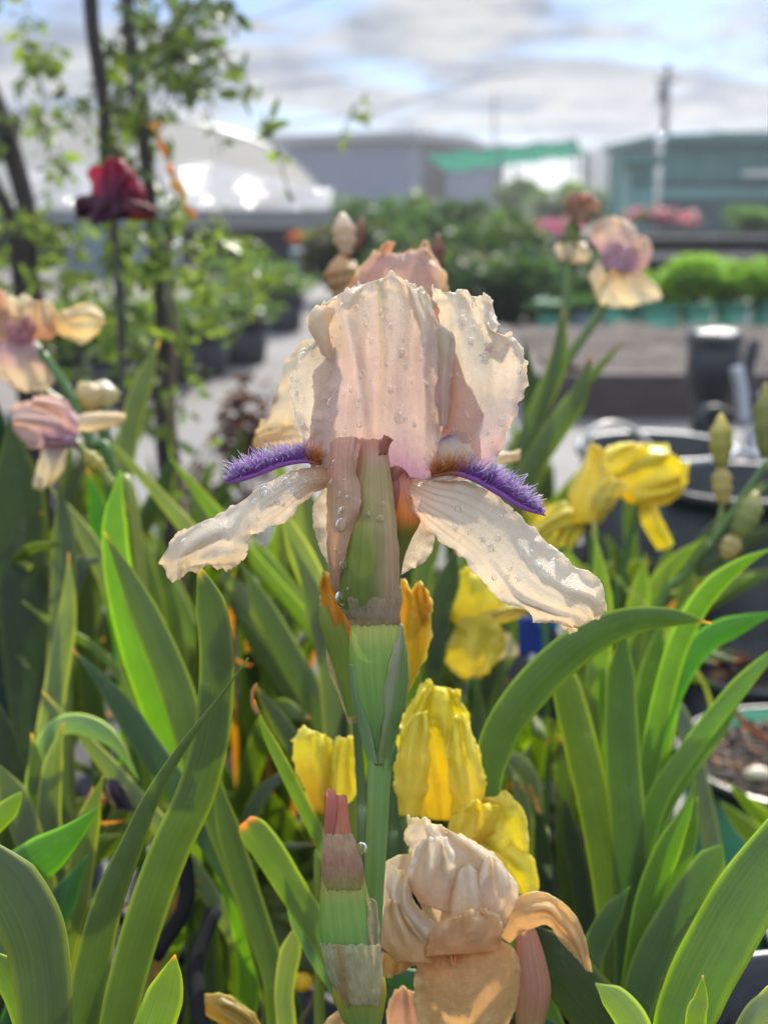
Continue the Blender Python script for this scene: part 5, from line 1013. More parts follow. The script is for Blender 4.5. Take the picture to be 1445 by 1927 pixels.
npet(t, [[(1200, 940, 0), (1215, 945, -10), (1230, 940, 0)], [(1204, 975, 0), (1222, 978, -16), (1242, 972, 0)], [(1222, 1010, 0), (1240, 1006, -14), (1258, 1000, 0)], [(1240, 1038, 2), (1252, 1034, -4), (1266, 1026, 2)]], Y0, Y1, .84, mat=M_yellow, nm='fall', nu=26, nv=36, seed=71, ruf=4, jag=3)
stalk(t, [P(1200, 950, .84), P(1170, 1080, .85), P(1140, 1250, .86), root(1120, 1500, .86)], .004)
yellow('small yellow bloom low before the black bucket, left of the rounded one', 1020, 1000, .9, .020, 1.4, 24, droop=.8)
t = empty('fallen_petal', P(925, 1230, .9), 'small crumpled pale yellow petals beside the blue label', 'petal')
npet(t, [[(925, 1190, 0), (940, 1188, -6), (958, 1195, 0)], [(920, 1215, 0), (944, 1215, -10), (972, 1212, 0)], [(930, 1240, 0), (948, 1240, -8), (970, 1235, 0)]], (.8, .75, .45), (.85, .82, .6), .9, nm='petal', nu=20, nv=20, seed=72, ruf=6)
t = empty('plant_label', P(1005, 1205, 1.0), 'deep blue nursery label stuck in a pot behind the right cream petal', 'plant label')
b = MB(); g = [[P(975 + 60 * i / 6, 1160 + 75 * j / 8, 1.0 + .004 * math.sin(i * .8)) for i in range(7)] for j in range(9)]; b.grid(g).build('label_card', solid_mat('blue_print', (.01, .035, .28), rough=.35, var=.3, scale=40), t, solid=.001)
b = MB(); g = [[P(1012 + 40 * i / 6, 1152 + 30 * j / 4, .998 + .004 * math.sin(i * .8)) for i in range(7)] for j in range(5)]; b.grid(g).build('label_stripe', solid_mat('sky_print', (.03, .30, .42), rough=.3), t, solid=.0008)
MB().tube([P(1003, 1230, 1.003), P(1000, 1400, 1.01)], .003).build('stake', M_white, t)

# -- peach iris at the bottom
t = empty('iris', P(860, 1700, .44), 'large peach and white iris opening low at the bottom, below the yellow one', 'iris')
D5 = .44; W1 = (.89, .83, .72); PCH = (.89, .66, .34); PC2 = (.82, .58, .38)
npet(t, [[(800, 1730, 30), (850, 1740, 20), (900, 1750, 16), (940, 1720, 20)], [(785, 1670, 20), (845, 1680, -6), (905, 1690, -10), (962, 1680, 16)], [(768, 1610, 16), (830, 1620, -18), (900, 1620, -16), (952, 1640, 14)], [(762, 1570, 14), (815, 1576, -14), (860, 1580, -10), (915, 1600, 14)], [(768, 1542, 20), (795, 1545, 4), (825, 1552, 4), (850, 1570, 18)]], (.84, .74, .60), W1, D5, nu=60, nv=70, seed=81, ruf=16, jag=4, fold=lambda u, v, x, y: 14 * math.sin(u * 13 + .5) * ss(.0, .4, v))
npet(t, [[(790, 1830, 0), (830, 1840, -10), (870, 1830, -6), (905, 1800, 0)], [(762, 1770, -14), (810, 1790, -40), (860, 1790, -44), (905, 1760, -20)], [(738, 1710, -20), (770, 1750, -50), (805, 1760, -46), (830, 1740, -26)], [(728, 1660, -20), (742, 1690, -48), (762, 1705, -40), (780, 1700, -26)], [(742, 1622, -14), (752, 1640, -34), (764, 1648, -34), (776, 1640, -24)]], PCH, W1, D5, nu=50, nv=60, seed=82, ruf=6, jag=2)
npet(t, [[(860, 1800, -20), (880, 1805, -26), (905, 1780, -16)], [(830, 1750, -24), (870, 1790, -46), (920, 1750, -20)], [(836, 1690, -16), (880, 1700, -56), (935, 1700, -10)], [(850, 1650, -6), (880, 1640, -44), (922, 1660, -4)], [(862, 1640, 2), (880, 1625, -14), (902, 1640, 4)]], PCH, W1, D5, nu=40, nv=50, seed=83, ruf=5, jag=2)
npet(t, [[(715, 1780, 6), (740, 1800, -6), (780, 1820, 4)], [(712, 1720, 6), (745, 1740, -16), (782, 1760, 0)], [(716, 1660, 6), (740, 1670, -12), (770, 1680, 0)], [(726, 1620, 8), (748, 1610, -6), (775, 1600, 6)]], (.80, .55, .34), W1, D5, nu=30, nv=40, seed=84, ruf=6, jag=2)
npet(t, [[(820, 1790, -30), (860, 1785, -44), (905, 1780, -36), (940, 1768, -20)], [(790, 1810, -26), (850, 1810, -58), (920, 1805, -56), (968, 1790, -20)], [(778, 1850, -20), (845, 1860, -64), (925, 1860, -60), (982, 1835, -16)], [(784, 1900, -12), (850, 1910, -56), (920, 1910, -54), (976, 1880, -10)], [(800, 1950, -4), (850, 1955, -40), (905, 1955, -40), (950, 1940, -4)]], (.88, .54, .22), PCH, D5, nm='fall', nu=60, nv=60, seed=85, ruf=9, jag=1.6, fold=lambda u, v, x, y: -10 * math.exp(-((u - .5) / .06) ** 2))
npet(t, [[(930, 1750, 0), (945, 1765, -6), (958, 1775, 0)], [(960, 1700, -4), (975, 1730, -22), (985, 1752, -10)], [(1010, 1678, -4), (1025, 1710, -34), (1030, 1740, -14)], [(1060, 1700, -4), (1055, 1735, -32), (1050, 1765, -14)], [(1095, 1750, -2), (1085, 1775, -24), (1078, 1795, -8)], [(1114, 1832, 4), (1104, 1830, -8), (1095, 1815, 0)]], (.85, .62, .32), PCH, D5, nm='fall', nu=40, nv=60, seed=86, ruf=5, jag=1.6)
npet(t, [[(720, 1790, 4), (745, 1800, -6), (775, 1810, 2)], [(716, 1820, 0), (742, 1822, -14), (768, 1822, 0)], [(722, 1838, 4), (738, 1836, -6), (750, 1832, 4)]], (.82, .50, .12), (.84, .56, .2), D5, nm='fall', nu=24, nv=24, seed=87, ruf=4)
npet(t, [[(830, 1765, -34), (850, 1768, -40), (872, 1775, -36)], [(842, 1790, -58), (852, 1792, -64), (862, 1792, -60)], [(848, 1815, -66), (853, 1818, -70), (858, 1815, -66)]], (.82, .16, .04), (.84, .30, .12), D5, nm='beard', mat=M_hair, nu=20, nv=24, seed=88, ruf=2, crinkle=4)
sp(t, [(905, 1760, 950, 1745), (890, 1710, 968, 1700), (885, 1665, 970, 1668), (900, 1630, 955, 1640), (915, 1612, 935, 1618)], (.88, .72, .50), (.91, .86, .76), D5 - .004, seed=171, ruf=10, jag=3, fa=12)
sp(t, [(800, 1800, 935, 1790), (806, 1770, 945, 1758), (820, 1742, 940, 1730), (845, 1728, 915, 1718)], (.86, .52, .24), (.90, .72, .46), D5 - .012, nm='style_arm', seed=172, ruf=12, jag=4, fa=14)
sp(t, [(745, 1810, 815, 1812), (726, 1765, 800, 1775), (722, 1715, 770, 1735), (732, 1690, 752, 1700)], (.88, .62, .30), (.91, .78, .54), D5 - .010, seed=173, ruf=9, jag=3, fa=10)
sp(t, [(790, 1700, 850, 1720), (770, 1660, 850, 1670), (778, 1610, 856, 1615), (795, 1580, 840, 1584)], (.84, .64, .44), (.91, .87, .78), D5 - .006, seed=174, ruf=12, jag=3, fa=14)
ptube(t, 'spathe', [(1728, 978, 996, 4), (1760, 970, 1012, 4), (1820, 966, 1030, 4), (1870, 968, 1036, 4), (1930, 970, 1024, 4), (2000, 975, 1015, 4)], M_bract, lambda u, v, x, y: mix((.52, .28, .20), (.36, .26, .12), ss(1850, 1950, y)), D=D5, m=40, n=26, seed=89, jag=4)
npet(t, [[(600, 1960, 0), (640, 1960, -10), (680, 1960, 0)], [(615, 1920, 0), (650, 1925, -12), (690, 1930, 0)], [(650, 1890, 0), (672, 1890, -4), (700, 1900, 0)]], PC2, PCH, .47, nm='fall', nu=20, nv=20, seed=90, ruf=4)
npet(t, [[(730, 1960, 0), (760, 1960, -10), (790, 1960, 0)], [(728, 1900, 0), (760, 1900, -14), (792, 1910, 0)], [(745, 1862, 0), (760, 1858, -8), (780, 1870, 0)]], PC2, (.8, .55, .4), .47, nm='fall', nu=20, nv=20, seed=92, ruf=4)
ptube(t, 'stalk', [(1830, 850, 880, 20), (1900, 860, 890, 26), (2100, 880, 920, 30)], M_stem, lambda u, v, x, y: (.1, .2, .05), D=D5, m=12, n=14)

# -- budded stalks on the right
t = empty('iris', P(1380, 900, .8), 'tall stalk carrying four pale green seed buds at the right edge', 'iris')
jb = [P(1445, 865, .8), P(1400, 930, .8), P(1340, 1015, .8), P(1290, 1080, .81), P(1230, 1200, .82), root(1190, 1550, .84)]
stalk(t, jb, .0035, (.13, .23, .06))
spent(t, P(1356, 778, .8), P(1356, 880, .8), .0070, (.36, .36, .12), (.62, .55, .20)); spent(t, P(1356, 870, .8), P(1360, 950, .8), .006, (.45, .40, .18), (.38, .36, .12), 'papery_bud')
spent(t, P(1424, 925, .8), P(1385, 1010, .8), .0085, (.28, .33, .13), (.50, .46, .22)); spent(t, P(1388, 1005, .8), P(1362, 1050, .8), .0065, (.48, .42, .20), (.4, .36, .16), 'papery_bud')
spent(t, P(1440, 720, .78), P(1440, 860, .78), .007, (.25, .28, .10), (.35, .33, .12))
stalk(t, [P(1360, 945, .8), P(1345, 1005, .8), P(1330, 1030, .8)], .0028, (.2, .28, .08))

# ================================================================== IRIS LEAVES AND NEAR POTS
def plant(label, base, name='iris_foliage'):
    return empty(name, base, label, 'iris leaves', 'leaf fans of the potted irises')
LG = (0.17, 0.235, 0.055); PG = (0.20, 0.24, 0.14); OT = (.62, .28, .06)
# left, near
bA = Vector((-.16, .47, .19)); tA = plant('tall fan of broad leaves crossing at the lower left, sharpest of the left fans', bA)
pleaf(tA, [(373, 1062), (398, 1140), (410, 1240), (402, 1370), (372, 1490), (322, 1600), (278, 1720), (240, 1850), (215, 1960)], .47, [50, 66, 74, 78, 84, 84, 84, 80, 80], bA, col=GREEN, twist=.25, tip=.12)
pleaf(tA, [(467, 1238), (405, 1325), (345, 1405), (290, 1495), (245, 1600), (205, 1700), (175, 1820), (150, 1950)], .44, [12, 16, 20, 34, 52, 66, 76, 78], bA, col=GREEN, twist=.3)
pleaf(tA, [(330, 1797), (318, 1850), (290, 1930), (262, 2020)], .42, [60, 76, 86, 88], bA, col=LG, tipcol=OT, tip=.45, twist=-.2)
bB = Vector((-.235, .40, .19)); tB = plant('very broad dark leaf arching at the bottom left corner', bB)
pleaf(tB, [(-60, 1560), (10, 1650), (60, 1740), (80, 1830), (85, 1960)], .39, [90, 120, 130, 120, 110], bB, col=(.10, .135, .065), twist=.1)
pleaf(tB, [(188, 1518), (130, 1575), (60, 1628), (-10, 1670), (-70, 1710)], .50, [50, 76, 92, 96, 90], bB + Vector((-.08, .08, 0)), col=(.10, .20, .045), twist=.2, tip=.4)
pleaf(tB, [(42, 1490), (10, 1530), (-30, 1570), (-70, 1620)], .52, 44, bB + Vector((-.08, .08, 0)), col=LG)
pleaf(tB, [(-20, 1790), (30, 1850), (60, 1930), (70, 2000)], .40, 70, bB, col=LG)
# left, middle
bC = Vector((-.12, .62, .19)); tC = plant('leaf fan with one glowing yellow green leaf left of centre', bC)
pleaf(tC, [(228, 885), (214, 980), (222, 1090), (250, 1210), (290, 1320), (345, 1440), (400, 1560), (440, 1680)], .64, [40, 56, 66, 72, 78, 74, 66, 60], bC, col=(.16, .26, .04), tip=.15, twist=-.5)
pleaf(tC, [(196, 1000), (238, 1080), (290, 1190), (335, 1300), (370, 1420), (420, 1560), (470, 1700)], .58, [26, 50, 62, 68, 66, 60, 54], bC, col=GREEN, tipcol=(.5, .4, .06), twist=.1)
pleaf(tC, [(135, 1220), (200, 1290), (270, 1390), (340, 1490), (400, 1590), (460, 1690), (515, 1800)], .62, [30, 48, 56, 56, 50, 46, 42], bC, col=(.08, .135, .06), twist=.2)
pleaf(tC, [(402, 1440), (420, 1520), (448, 1620), (480, 1720), (512, 1820), (520, 1880)], .56, [26, 44, 52, 54, 50, 46], bC, col=GREEN, twist=.2)
pleaf(tC, [(80, 1300), (160, 1390), (245, 1490), (330, 1590), (400, 1690), (460, 1790), (500, 1860)], .66, [22, 34, 40, 40, 38, 36, 34], bC, col=PG)
pleaf(tC, [(462, 1545), (505, 1600), (555, 1680), (600, 1750), (640, 1830)], .52, [60, 64, 60, 56, 50], bC + Vector((.05, -.02, 0)), col=LG, tipcol=OT, blunt=True, twist=.1)
pleaf(tC, [(536, 1655), (560, 1720), (596, 1790), (640, 1860)], .52, [34, 44, 46, 46], bC + Vector((.05, -.02, 0)), col=(.16, .24, .13), tip=.4)
pleaf(tC, [(560, 1740), (545, 1800), (535, 1870), (540, 1940)], .55, [40, 44, 40, 40], bC + Vector((.05, -.02, 0)), col=PG)
pleaf(tC, [(478, 1316), (500, 1375), (535, 1445), (575, 1525), (612, 1600), (640, 1700)], .52, [8, 18, 26, 30, 30, 28], bC + Vector((.05, -.02, 0)), col=LG, tipcol=OT)
MB().tube(smooth_path([P(484, 1286, .52), P(476, 1300, .52), P(476, 1325, .52), P(486, 1345, .52)], 10), [.0003, .0006, .0007, .0008, .0008, .0008, .001, .001, .001, .001], 6, (.5, .3, .14)).build('dry_tip', M_bract, tC)
# left, behind
bD = Vector((-.10, .85, .20)); tD = plant('crowded grey green leaves leaning right behind the left cream petal', bD)
for pp, d, w_, c in [
 ([(190, 812), (285, 915), (375, 1020), (455, 1120), (540, 1225), (610, 1340), (650, 1440)], .80, 36, PG), ([(320, 860), (400, 960), (480, 1060), (560, 1150), (620, 1240)], .84, 34, LG),
 ([(520, 935), (555, 1020), (600, 1130), (632, 1250), (650, 1380)], .70, [24, 50, 62, 66, 60], PG), ([(545, 1010), (590, 1120), (625, 1240), (640, 1400), (650, 1520)], .66, [20, 50, 64, 64, 60], BLUEG),
 ([(450, 1050), (490, 1130), (545, 1230), (600, 1330), (640, 1450)], .74, [20, 44, 54, 54, 50], GREEN), ([(470, 1010), (510, 1060), (580, 1150), (640, 1230)], .85, 26, LG), ([(430, 1130), (480, 1210), (540, 1310), (600, 1420), (620, 1520)], .78, 40, DARKG),
 ([(395, 1075), (450, 1150), (530, 1260), (590, 1350)], .8, 26, GREEN), ([(480, 1290), (530, 1370), (580, 1450), (620, 1560)], .72, 44, BLUEG), ([(350, 900), (400, 1000), (440, 1100), (470, 1200)], .9, 30, GREEN), ([(560, 880), (590, 980), (610, 1100), (630, 1220)], .9, 40, BLUEG), ([(490, 800), (520, 870), (560, 960), (590, 1060)], 1.0, 26, PG)]:
    pleaf(tD, pp, d, w_, bD, col=c, twist=random.uniform(-.4, .4), tip=.3)
bE = Vector((-.30, .85, .20)); tE = plant('dark upright leaf fan filling the left edge', bE)
for pp, d, w_, c in [
 ([(20, 780), (30, 900), (40, 1050), (60, 1250), (80, 1450)], .78, [60, 110, 120, 120, 110], DARKG), ([(-30, 700), (-10, 900), (10, 1100), (40, 1350)], .82, 110, (.02, .05, .03)), ([(110, 900), (120, 1000), (118, 1150), (110, 1320), (115, 1500)], .74, [30, 50, 56, 58, 60], BLUEG),
 ([(90, 910), (150, 990), (205, 1090), (240, 1200), (250, 1330)], .78, [20, 34, 44, 44, 40], PG), ([(165, 880), (190, 980), (210, 1080), (240, 1200), (250, 1320)], .82, [40, 56, 60, 60, 56], (.09, .2, .04)), ([(130, 1040), (128, 1150), (105, 1290), (85, 1420), (80, 1560)], .70, [24, 40, 48, 50, 46], PG),
 ([(240, 940), (262, 1040), (290, 1140), (300, 1280)], .84, [30, 44, 44, 40], GREEN), ([(40, 1130), (110, 1180), (180, 1220), (230, 1280), (262, 1380)], .76, 18, LG), ([(300, 1000), (310, 1090), (330, 1180), (345, 1300)], .86, 38, GREEN), ([(60, 950), (70, 1080), (60, 1220), (50, 1400)], .8, 60, GREEN), ([(170, 1060), (160, 1160), (170, 1290), (190, 1420)], .82, 46, DARKG),
 ([(300, 640), (270, 720), (245, 800), (230, 900)], .95, [24, 40, 44, 40], BLUEG), ([(330, 850), (300, 930), (260, 1010), (230, 1120)], .95, 40, DARKG)]:
    pleaf(tE, pp, d, w_, bE, col=c, twist=random.uniform(-.3, .3), tip=.3)
bF = Vector((-.32, .62, .19)); tF = plant('short fan with a silvery arched leaf at the lower left', bF)
for pp, d, w_, c in [
 ([(262, 1470), (215, 1395), (150, 1362), (98, 1378), (70, 1450), (60, 1560)], .64, [20, 40, 44, 36, 40, 44], (.2, .28, .17)), ([(120, 1360), (100, 1450), (95, 1560), (110, 1680)], .62, [24, 44, 52, 50], PG), ([(0, 1440), (25, 1500), (55, 1580), (80, 1680)], .6, [40, 60, 60, 60], BLUEG),
 ([(195, 1460), (165, 1550), (150, 1650), (135, 1740)], .58, [26, 52, 56, 50], (.16, .2, .06)), ([(60, 1380), (75, 1480), (90, 1600), (100, 1720)], .62, [30, 50, 54, 50], GREEN), ([(-20, 1300), (10, 1400), (40, 1520), (60, 1640)], .66, 60, DARKG), ([(175, 1480), (160, 1600), (130, 1720), (120, 1850)], .6, [30, 50, 50, 46], OLIVE), ([(165, 1610), (120, 1690), (80, 1760), (50, 1850)], .55, [26, 60, 60, 50], (.05, .12, .05))]:
    pleaf(tF, pp, d, w_, bF, col=c, twist=random.uniform(-.3, .3), tip=.3)
# right side
bG = Vector((.17, .60, .19)); tG = plant('big arching leaf right of the yellow iris with upright dark leaves', bG)
pleaf(tG, [(1338, 1172), (1260, 1163), (1180, 1172), (1105, 1205), (1035, 1262), (975, 1330), (935, 1400), (915, 1500), (950, 1650)], .52, [14, 40, 62, 78, 84, 82, 76, 66, 60], bG, col=(.09, .14, .055), tipcol=(.6, .4, .15), twist=.25, tip=.10)
pleaf(tG, [(1052, 1230), (1068, 1310), (1095, 1420), (1122, 1540), (1146, 1680), (1165, 1850)], .58, [44, 66, 74, 74, 72, 70], bG, col=GREEN, twist=-.3, tip=.15)
pleaf(tG, [(1172, 1180), (1168, 1300), (1172, 1430), (1184, 1580), (1190, 1740), (1190, 1900)], .57, [46, 64, 74, 76, 76, 72], bG, col=(.09, .14, .055), twist=.1, tip=.15)
pleaf(tG, [(1120, 1010), (1130, 1110), (1128, 1230), (1120, 1360), (1130, 1500)], .70, [24, 44, 50, 52, 50], bG, col=LG)
pleaf(tG, [(1245, 1160), (1230, 1260), (1215, 1380), (1205, 1520), (1200, 1680)], .66, [40, 60, 66, 66, 62], bG, col=(.10, .16, .05), twist=.3)
pleaf(tG, [(1455, 1030), (1395, 1062), (1330, 1120), (1280, 1210), (1250, 1310), (1225, 1430), (1205, 1560)], .62, [20, 40, 48, 50, 50, 48, 46], bG, col=(.15, .24, .045), twist=.5)
pleaf(tG, [(1470, 1150), (1400, 1172), (1330, 1205), (1280, 1270), (1240, 1370), (1210, 1480)], .64, [20, 46, 52, 50, 48, 46], bG, col=(.09, .2, .04), twist=.2)
pleaf(tG, [(1500, 1190), (1420, 1260), (1350, 1340), (1290, 1420), (1238, 1500), (1205, 1600)], .60, [26, 38, 42, 44, 46, 48], bG, col=(.15, .24, .045), twist=-.3)
pleaf(tG, [(1308, 1470), (1290, 1530), (1258, 1600), (1225, 1690), (1205, 1790)], .56, [20, 46, 60, 64, 60], bG, col=(.15, .24, .045), twist=.5, tip=.5)
pleaf(tG, [(1312, 1500), (1300, 1580), (1262, 1680), (1225, 1780)], .575, [10, 30, 40, 46], bG, col=(.15, .24, .045), twist=-.5, tip=.5)
pleaf(tG, [(1358, 1590), (1320, 1650), (1275, 1720), (1230, 1800), (1200, 1890)], .54, [50, 66, 74, 76, 72], bG, col=(.11, .17, .07), twist=.2, tip=.12)
pleaf(tG, [(1184, 1668), (1150, 1720), (1120, 1780), (1105, 1850)], .53, [20, 44, 50, 50], bG, col=(.10, .16, .055))
pleaf(tG, [(1130, 1250), (1150, 1350), (1155, 1480), (1165, 1620)], .68, 50, bG, col=(.15, .24, .045)); pleaf(tG, [(1300, 1120), (1280, 1220), (1250, 1330), (1225, 1480)], .72, 60, bG, col=(.15, .24, .045))
pleaf(tG, [(1400, 1300), (1340, 1380), (1280, 1460), (1230, 1560)], .70, 44, bG, col=(.15, .24, .045)); pleaf(tG, [(1060, 1500), (1080, 1600), (1100, 1700), (1120, 1800)], .66, 40, bG, col=DARKG)
bH = Vector((.27, .42, .19)); tH = plant('broad sunlit leaf sweeping up at the bottom right corner', bH)
pleaf(tH, [(1560, 1480), (1480, 1580), (1410, 1670), (1350, 1770), (1300, 1870), (1270, 1980)], .43, [110, 130, 140, 142, 136, 120], bH, col=(.13, .20, .055), twist=-.35, tip=.1)
pleaf(tH, [(1322, 1836), (1318, 1880), (1308, 1960)], .41, [22, 34, 44], bH, col=LG, tipcol=(.5, .30, .2), tip=.6)
pleaf(tH, [(1500, 1850), (1450, 1890), (1400, 1960)], .41, 60, bH, col=PG)
bI = Vector((.14, .45, .19)); tI = plant('dark olive leaf sloping down beside the peach iris', bI)
pleaf(tI, [(985, 1735), (1040, 1800), (1090, 1862), (1140, 1925), (1170, 2000)], .45, [60, 96, 116, 120, 110], bI, col=(.05, .075, .025), twist=.1, tip=.2)
pleaf(tI, [(1120, 1850), (1165, 1890), (1195, 1940), (1210, 2020)], .44, [30, 60, 70, 70], bI, col=(.19, .25, .15), twist=-.2, tip=.2)
pleaf(tI, [(720, 1825), (745, 1838), (790, 1846), (850, 1860)], .50, [30, 40, 40, 30], bI, col=(.05, .12, .06))
bJ = Vector((.16, 1.02, .20)); tJ = plant('mid green leaf fan under the yellow iris before the black bucket', bJ)
for pp, d, w_, c in [
 ([(1118, 990), (1122, 1060), (1130, 1150), (1120, 1260)], .86, [16, 34, 42, 44], GREEN), ([(1215, 1040), (1205, 1110), (1190, 1200), (1180, 1300)], .84, [16, 40, 50, 50], LG), ([(1265, 1000), (1250, 1070), (1225, 1150), (1200, 1260)], .88, [14, 34, 44, 44], GREEN), ([(1330, 1010), (1280, 1050), (1230, 1110), (1190, 1200)], .86, [16, 30, 36, 38], LG),
 ([(1050, 1080), (1080, 1140), (1120, 1200), (1150, 1300)], .9, 14, PG), ([(1140, 1060), (1180, 1110), (1230, 1160)], .82, 9, PG), ([(1160, 1030), (1170, 1100), (1180, 1200), (1175, 1320)], .9, 40, DARKG), ([(1420, 1080), (1350, 1110), (1290, 1160), (1240, 1250)], .78, 36, LG), ([(1300, 1060), (1290, 1120), (1270, 1220), (1250, 1330)], .9, 40, GREEN), ([(1080, 1180), (1100, 1280), (1110, 1400), (1120, 1520)], .88, 46, GREEN)]:
    pleaf(tJ, pp, d, w_, bJ, col=c, twist=random.uniform(-.3, .3), tip=.35)
bK = Vector((.06, .85, .20)); tK = plant('dark leaf fan between the yellow blooms right behind the front stalk', bK)
for pp, d, w_, c in [
 ([(860, 1030), (845, 1090), (825, 1160), (815, 1260)], .70, [30, 52, 50, 46], DARKG), ([(900, 1290), (900, 1370), (905, 1450), (915, 1560)], .72, 40, GREEN), ([(940, 1170), (925, 1250), (910, 1340), (905, 1440)], .75, 30, DARKG), ([(1000, 1240), (985, 1320), (950, 1420), (930, 1540)], .75, 30, LG), ([(830, 1010), (800, 1060), (790, 1140)], .8, 40, GREEN), ([(960, 1440), (980, 1500), (985, 1580), (970, 1680)], .7, 34, PG),
 ([(905, 1440), (950, 1425), (990, 1450), (1005, 1510), (1000, 1620)], .72, [20, 34, 36, 36, 34], PG), ([(1010, 1500), (1020, 1600), (1030, 1700), (1040, 1820)], .7, 40, DARKG), ([(765, 1330), (760, 1420), (756, 1520), (752, 1640)], .62, 34, BLUEG), ([(650, 1330), (640, 1420), (634, 1520), (630, 1640)], .66, 40, DARKG), ([(1050, 1380), (1060, 1480), (1062, 1600), (1070, 1720)], .74, 40, GREEN)]:
    pleaf(tK, pp, d, w_, bK, col=c, twist=random.uniform(-.3, .3), tip=.35)
# further potted irises: fans of leaves in their pots behind
FB = [(-.52, .95), (-.42, 1.25), (-.14, 1.15), (.08, 1.28), (.30, 1.42), (-.62, 1.5), (-.26, 1.55), (.04, 1.6), (-.5, 1.95), (.22, 1.75), (-.8, 1.2), (.62, 1.35), (-.04, .86), (-.36, .8), (.36, .78)]
FL = ['leaf fan in the pot at the far left edge', 'leaf fan behind the lower pale pink iris', 'leaf fan far behind the left cream petal', 'leaf fan far behind the right cream petal', 'leaf fan before the black bucket', 'leaf fan under the climber at far left', 'leaf fan beside the maroon leaved plant', 'distant leaf fan behind the front iris', 'distant leaf fan under the maroon iris', 'leaf fan behind the lemon yellow bloom', 'leaf fan outermost on the left side', 'leaf fan at the right edge behind the green pot', 'leaf fan deep behind the lower stalk', 'leaf fan deep behind the crossing leaves', 'leaf fan deep behind the arching leaf']
for k, (x, y) in enumerate(FB):
    rnd = random.Random(k + 400); t = plant(FL[k], Vector((x, y, .19)))
    hmax = .22 + .03 * k % .12 if y > 1.0 else .17
    for q in range(11):
        lean = rnd.uniform(-1, 1); h = hmax * rnd.uniform(.55, 1.1); dy_ = rnd.uniform(-.05, .05); bx_ = x + lean * .02
        pts = [Vector((bx_ + lean * .17 * rnd.uniform(.7, 1.2), y + dy_ * 2, .19 + h * (1 - .25 * abs(lean)))), Vector((bx_ + lean * .10, y + dy_ * 1.3, .19 + h * .62)), Vector((bx_ + lean * .04, y + dy_ * .6, .19 + h * .3)), Vector((bx_, y + rnd.uniform(-.01, .01), .185))]
        leaf(t, pts, rnd.uniform(.007, .013), col=rnd.choice([GREEN, LG, BLUEG, DARKG, GREEN]), twist=rnd.uniform(-.8, .8), n=20)
for k, (tt, bb, n_, (x0, x1, y0, y1), (d0, d1)) in enumerate([(tD, bD, 20, (380, 660, 960, 1450), (.72, .95)), (tE, bE, 20, (-20, 300, 940, 1500), (.72, .95)), (tC, bC, 10, (300, 600, 1380, 1700), (.62, .74)), (tF, bF, 10, (0, 260, 1420, 1760), (.60, .72)), (tG, bG, 14, (1040, 1320, 1200, 1650), (.66, .82)), (tJ, bJ, 16, (1000, 1440, 1010, 1300), (.85, 1.05)), (tK, bK, 14, (760, 1060, 1250, 1700), (.66, .80))]):
    rnd = random.Random(900 + k)
    for q in range(n_):
        x, y, d = rnd.uniform(x0, x1), rnd.uniform(y0, y1), rnd.uniform(d0, d1); p0 = P(x, y, d); b_ = bb + Vector((rnd.uniform(-.04, .04), rnd.uniform(0, .05), 0)); up_ = Vector((0, 0, (p0.z - .19) * .55)); sw = rnd.uniform(-.25, .25)
        pts = [p0, p0.lerp(b_, .3) + up_ * .35 + Vector((sw * .04, 0, 0)), p0.lerp(b_, .65) + up_ * .25 + Vector((sw * .04, 0, 0)), b_]
        dry = rnd.random() < .14
        leaf(tt, pts, rnd.uniform(.0028, .0075) if not dry else .0022, col=(.30, .20, .09) if dry else rnd.choice([GREEN, LG, BLUEG, PG, DARKG, GREEN]), twist=rnd.uniform(-.9, .9), n=22, tipcol=OT if rnd.random() < .3 else None)
bases = [(-.16, .47, 'black pot under the sharp crossing leaves'), (-.27, .36, 'black pot at the bottom left corner'), (-.10, .655, 'black pot under the glowing leaf'), (-.10, .86, 'black pot behind the half closed yellow iris'), (-.30, .85, 'black pot under the dark left leaves'), (-.33, .61, 'black pot under the silvery arched leaf'), (.17, .60, 'black pot under the upright dark leaves'), (.30, .38, 'black pot at the bottom right corner'), (.10, .42, 'black pot under the peach iris'), (.16, 1.02, 'black pot under the yellow iris by the bucket'), (.06, .83, 'black pot under the big yellow iris')]
for k, (x, y) in enumerate(FB): bases.append((x, y, 'black pot of the ' + FL[k]))
placed = []
for x, y, lb in bases:
    r = .095
    for (a_, b_2, r2) in placed: r = min(r, max(.035, math.hypot(x - a_, y - b_2) - r2 - .012))
    placed.append((x, y, r)); pot('nursery_pot', lb, x, y, r, .20, M_black, group='black nursery pots of the irises', chips=70, z0=.008, rim=.006)
# green pot with gravelly soil, right edge
gp = P(1512, 1420, 1.16)
gt2 = pot('nursery_pot', 'green nursery pot with chunky bark soil at the right edge', gp.x, gp.y, .112, gp.z - .008, M_greenpot, z0=.008, rimmat=solid_mat('black_rim', (.03, .03, .03), rough=.25), chips=0, fill=.93, rim=.005)
b = MB(); rnd = random.Random(9)
for _ in range(420):
    a = rnd.uniform(0, 6.283); rr = .104 * rnd.random() ** .5
    chip(b, Vector((gp.x + rr * math.cos(a), gp.y + rr * math.sin(a), gp.z * .93 + .006)), rnd.uniform(.0015, .0042), rnd)
o = b.build('bark_mulch', M_bark, gt2, smooth=False); o['kind'] = 'stuff'
t = MB().lathe(0, 0, [(max(1e-4, .010 * math.sin(i / 10 * math.pi)), -.006 * math.cos(i / 10 * math.pi)) for i in range(11)], 18).build('pebble', solid_mat('pebble_stone', (.62, .5, .36), rough=.45, scale=200)); pb = P(1428, 1424, 1.12); t.location = (pb.x, pb.y, gp.z * .93 + .014); t.scale = (1.2, .8, 1); tag(t, 'pale smooth pebble lying on the soil of the green pot', 'pebble')
